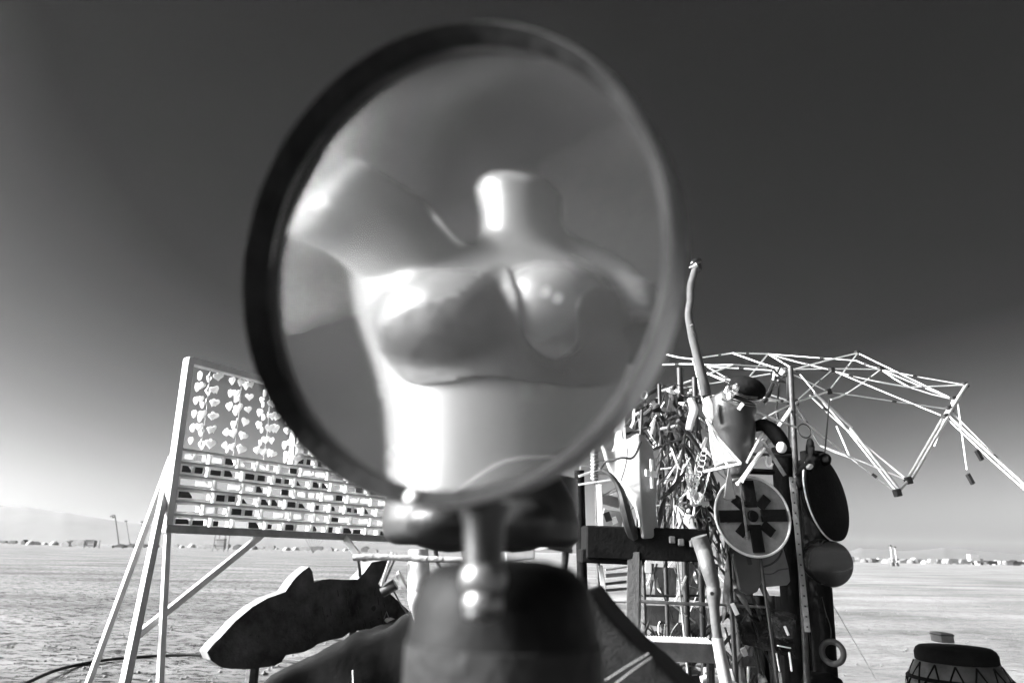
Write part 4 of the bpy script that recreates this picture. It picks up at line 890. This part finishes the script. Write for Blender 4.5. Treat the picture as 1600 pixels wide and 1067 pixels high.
# black lumps above the dish
mb = MB()
for x, y, a, b in [(1258, 735, 14, 12), (1270, 722, 12, 12), (1282, 712, 9, 6), (1266, 700, 5, 16), (1252, 750, 12, 16), (1290, 718, 8, 10)]:
    c = at(x, y, 3.55); k_ = px2m(c); ellipsoid(mb, c, (a * k_, 0, 0), (0, 12 * k_, 0), (0, 0, b * k_), 12)
remesh(mb, 'glove', blkmat, None, .007, 2, lambda c: c + Vector((1, 1, 1)) * .01 * noise.noise(c * 30)); o = bpy.data.objects['glove']; set_props(o, 'crumpled black glove reaching up beside the dish', 'glove')
for (x, y, r_) in [(1265, 729, 6)]:
    o = ellipsoid(MB(), at(x, y, 3.43), (.018, 0, .004), (0, .014, 0), (0, 0, .014), 12).obj('white_ball', plaster, None, smooth='all'); set_props(o, 'small white knob catching the sun on the black glove', 'knob')
o = torus(at(1257, 673, 3.5), (.2, -1, .1), 11 * px2m(at(1257, 673, 3.5)), .0035, 30, 6).obj('wire_ring', iron, None, smooth='all'); set_props(o, 'thin dark ring hanging under the canopy struts', 'ring')
# funnel
fu = thing('black_funnel', 'black tapered bucket sticking out from the tower below the dish', 'bucket', at(1290, 875, 3.6))
fa = (at(1300, 882, 3.45) - at(1262, 866, 3.72)).normalized(); fc = at(1262, 866, 3.72); k_ = px2m(fc)
MB().lathe([(.0001, 0), (24 * k_, 0), (27 * k_, 30 * k_), (33 * k_, 78 * k_), (31 * k_, 82 * k_), (20 * k_, 85 * k_), (.0001, 86 * k_)], fc, fa, 40).obj('bucket', blkgl, fu, smooth=True)
torus(fc + fa * 45 * k_, fa, 29 * k_, 1.2 * k_, 40, 6).obj('hoop', iron, fu, smooth='all')
# small tyre
c = at(1301, 1019, 3.55); k_ = px2m(c); o = torus(c, (-.75, -.9, .15), 16 * k_, 4.6 * k_, 40, 12).obj('small_tyre', mat('tyre_grey', .045, .7, 0, .3, 20, .4), None, smooth='all'); set_props(o, 'small dark tyre hung low on the right side of the tower', 'tyre')
bar((1290, 1005, 3.6), (1300, 1003, 3.56), 3, .01, iron, 'bracket', tw)
# guy wires
for i, pts in enumerate([[(1276, 905, 3.7), (1283, 918, 3.65), (1284, 930, 3.65)], [(1284, 930, 3.65), (1290, 955, 3.6), (1298, 980, 3.6), (1298, 1000, 3.6)], ]):
    ptube(pts, .8, blk, 'cable', tw, 5, True)
a = at(1290, 925, 3.65); b = onground(1372, 1066); b2 = a + (b - a) * 1.0; o = MB().tube([a, b2], .002, 5).obj('guy_wire', iron); set_props(o, 'thin guy wire running from the tower down to the dust on the right', 'wire')
mb = MB().prism([at(x, y, 3.6) for x, y in [(1262, 1075), (1268, 1055), (1300, 1052), (1318, 1062), (1326, 1080), (1330, 1120), (1262, 1120)]], (0, .2, 0)); o = remesh(mb, 'black_bag', blkmat, None, .01, 3); set_props(o, 'slumped black bag at the right foot of the tower', 'bag')

# ------------------------------------------------------------------ canopy frame
cp = thing('canopy_frame', 'collapsed bare canopy frame of thin white folding struts above the tower', 'canopy frame', Vector((at(1400, 700, 4.4).x, 4.4, 0)))
NN = dict(A=(1340, 551.5, 5.2), B=(1338, 563.6, 4.9), C=(1376, 577, 4.8), D=(1508, 601.5, 4.7), E=(1489.6, 624, 4.5), F=(1482.5, 639.5, 4.35), G=(1477, 651.6, 4.25), H=(1419, 750.5, 3.9), I=(1402, 769.7, 3.85),
  J=(1300, 578.5, 4.6), K=(1229.5, 580.4, 4.3), L=(1294, 612, 4.3), M=(1241.6, 629, 3.9), N=(1236.5, 642, 3.8), O=(1200, 553, 5.2), P=(1421, 605, 4.6), Q=(1371.5, 596.5, 4.55), R=(1324, 672, 4.1), S=(1328, 714.5, 3.95), T=(1281.5, 696, 4.0),
  U=(1307, 666, 4.1), V=(1496.6, 629.6, 4.5), W=(1510.6, 733.7, 4.5), X=(1460, 697, 4.2), Y=(1537, 714, 4.2), Z=(1640, 800, 3.7), a=(1041.5, 554, 5.0), b=(1083, 561, 4.8), c=(1145, 551.7, 5.0), d=(1221, 583, 4.4), e=(1083, 569, 4.5), f=(1035, 570, 4.6),
  g=(1170, 590, 4.2), h=(1105, 583, 3.9), i=(1195, 622, 3.7), j=(1097, 622, 3.7), k=(1128, 715, 3.5), l=(1075, 614, 3.8), m=(1030, 612, 3.9), n=(1145, 570, 4.4), o=(1205, 682, 3.6), p=(1150, 755, 3.3), q=(1168, 742, 3.3), r=(1265, 617, 4.1), s=(1324, 614, 4.4), t=(1298, 624, 4.3), u=(1155, 722, 3.35), v=(1100, 735, 3.4), w=(1240, 577, 4.6), x=(1105, 573, 4.4), y=(1250, 585, 4.3), z=(1186, 658, 3.6))
lines = "OB BC CD AE KA AL Oc wC JG JQ QP PE PD CP Cs st JM ML LF KL ya yR RI rR RH MT TS TH NS UR US SI RU MN Gg OJ EG FZ GZ VW GX ab eb bc cK Og Ow fe en nw xK hi iM bj jk lM lM mn hM gK xi mg zM No op Mq kv uv ju ku EC DG".split()
for s_ in lines:
    if s_ in ('ya', 'Gg', 'UR', 'RU'): continue
    p1, p2 = at(*NN[s_[0]]), at(*NN[s_[1]]); r_ = random.uniform(.0042, .0058)
    MB().tube([p1, (p1 + p2) / 2 + Vector((0, 0, random.uniform(-.008, .004))), p2], r_, 6).obj('strut', random.choice([galv, galv, galv, plaster, mat('strut_grey', .4, .5, .3)]), cp, smooth=True)
    if random.random() < .6:
        c = p1 + (p2 - p1) * random.uniform(.35, .65); d = (p2 - p1).normalized(); MB().tube([c - d * .014, c + d * .014], .009, 8).obj('joint', blk, cp)
for (p_, q_, off) in [('D', 'G', .02), ('G', 'H', .025), ('F', 'H', -.01), ('G', 'Z', .02), ('M', 'p', .02), ('H', 'I', 0), ('r', 'R', .03), ('R', 'I', .02)]:
    p1, p2 = at(*NN[p_]) + Vector((off, 0, off * .5)), at(*NN[q_]) + Vector((off, 0, off * .5)); MB().tube([p1, p2], .009, 8).obj('leg_tube', mat('leg_tube_grey', .33, .45, .4, .2, 20), cp, smooth=True)
for k_ in 'DEFGHIKMNJLAC':
    c = at(*NN[k_]); MB().box(c, (.018, .003, .004), (-.003, .016, 0), (-.004, 0, .02)).obj('hinge', blk, cp, bevel=.004)
for (p_, q_) in [((1241, 629, 3.6), (1152, 757, 3.05)), ((1236, 640, 3.55), (1160, 752, 3.0)), ((1196, 668, 3.3), (1167, 722, 3.1)), ((1112, 672, 3.1), (1158, 724, 3.08)), ((1104, 655, 3.1), (1137, 728, 3.08)), ((1158, 724, 3.08), (1100, 737, 3.2)), ((1125, 622, 3.1), (1245, 668, 3.5))]:
    p1, p2 = at(*p_), at(*q_); MB().tube([p1, p2], .0058, 6).obj('strut', galv, cp, smooth=True)
for x, y in ((1516, 748), (1530, 711)):
    c = at(x, y, 4.3); MB().box(c, (.012, 0, -.03), (0, .012, 0), (.008, 0, .006)).obj('foot', blk, cp)
# the long leg runs down to the ground outside the picture
a = at(*NN['Z']); b = at(1537, 714, 4.2); d = a - b; MB().tube([a, a + d * (a.z / -d.z)], .012, 8).obj('leg_tube', galv, cp)
# inner uprights that carry the frame on the tower
for (x0, y0, x1, y1, r_) in [(1296, 622, 1289, 706, 1.3), (1218, 600, 1210, 665, 1.4), (1231, 590, 1233, 745, 2.2)]: ptube([(x0, y0, 3.9), (x1, y1, 3.8)], r_, blk, 'upright', cp, 6)
ptube([(1208, 600, 3.9), (1200, 618, 3.8), (1190, 632, 3.6)], [3, 4, 5], blk, 'upright', cp, 8, True)
for i in range(16):
    c = at(random.uniform(1205, 1240), random.uniform(573, 600), random.uniform(4.0, 4.4)); dd = Vector((random.uniform(-1, 1), random.uniform(-1, 1), random.uniform(-1, 1))).normalized() * random.uniform(.02, .05)
    MB().tube([c - dd, c + dd], .007, 6).obj('hub_bracket', random.choice([blk, galv, blk]), cp)

# ------------------------------------------------------------------ barrel
BY = 4.0; bc = at(1492, 1016, BY); k_ = px2m(bc); ba = Vector((bc.x, bc.y, 0))
bl = thing('black_drum', 'black strapped drum with a small block on its lid at the lower right', 'drum', ba)
zt = bc.z; prof = [(.0001, zt + 6 * k_), (50 * k_, zt + 5 * k_), (54 * k_, zt + 2 * k_), (57 * k_, zt - 4 * k_), (57 * k_, zt - 14 * k_), (55 * k_, zt - 16 * k_)]
MB().lathe(prof + [(54 * k_, zt - 20 * k_), (.0001, zt - 20 * k_)], ba, (0, 0, 1), 48).obj('lid', blkmat, bl, smooth=True)
body = [(54 * k_, zt - 14 * k_), (60 * k_, zt - 20 * k_), (67 * k_, zt - 32 * k_), (74 * k_, zt - 52 * k_), (79 * k_, zt - 80 * k_), (82 * k_, zt * .6), (80 * k_, zt * .35), (70 * k_, .05), (.0001, 0.0)]
MB().lathe(body, ba, (0, 0, 1), 56).obj('body', mat('drum_body', .05, .55, .1, .6, 10, .5, 20, dust=.25), bl, smooth=True)
c = at(1472, 995, BY - .02); MB().box(c, (10 * k_, 0, -.4 * k_), (0, .05, 0), (0, 0, 7 * k_)).obj('block', oldwood, bl, bevel=.003); MB().box(c + Vector((0, 0, 4 * k_)), (10.6 * k_, 0, 0), (0, .052, 0), (0, 0, 1 * k_)).obj('band', iron, bl)
def bpt(w, z):
    for (r1, z1), (r2, z2) in zip(body, body[1:]):
        if z2 <= z <= z1: r_ = r1 + (r2 - r1) * (z1 - z) / max(1e-6, z1 - z2); break
    else: r_ = 60 * k_
    return ba + Vector((math.sin(w) * (r_ + .004), -math.cos(w) * (r_ + .004), z))
for i in range(9):
    w0 = R(-115 + i * 27)
    for sgn in (-1, 1):
        MB().tube([bpt(w0 + sgn * q * .16, zt - .06 - q * .09) for q in range(8)], .009, 6, flat=.5).obj('strap', blkmat, bl, smooth=True)
MB().tube([bpt(R(a_), zt - 38 * k_) for a_ in range(-120, 121, 8)], .012, 6, flat=.5).obj('strap', blkmat, bl, smooth=True)
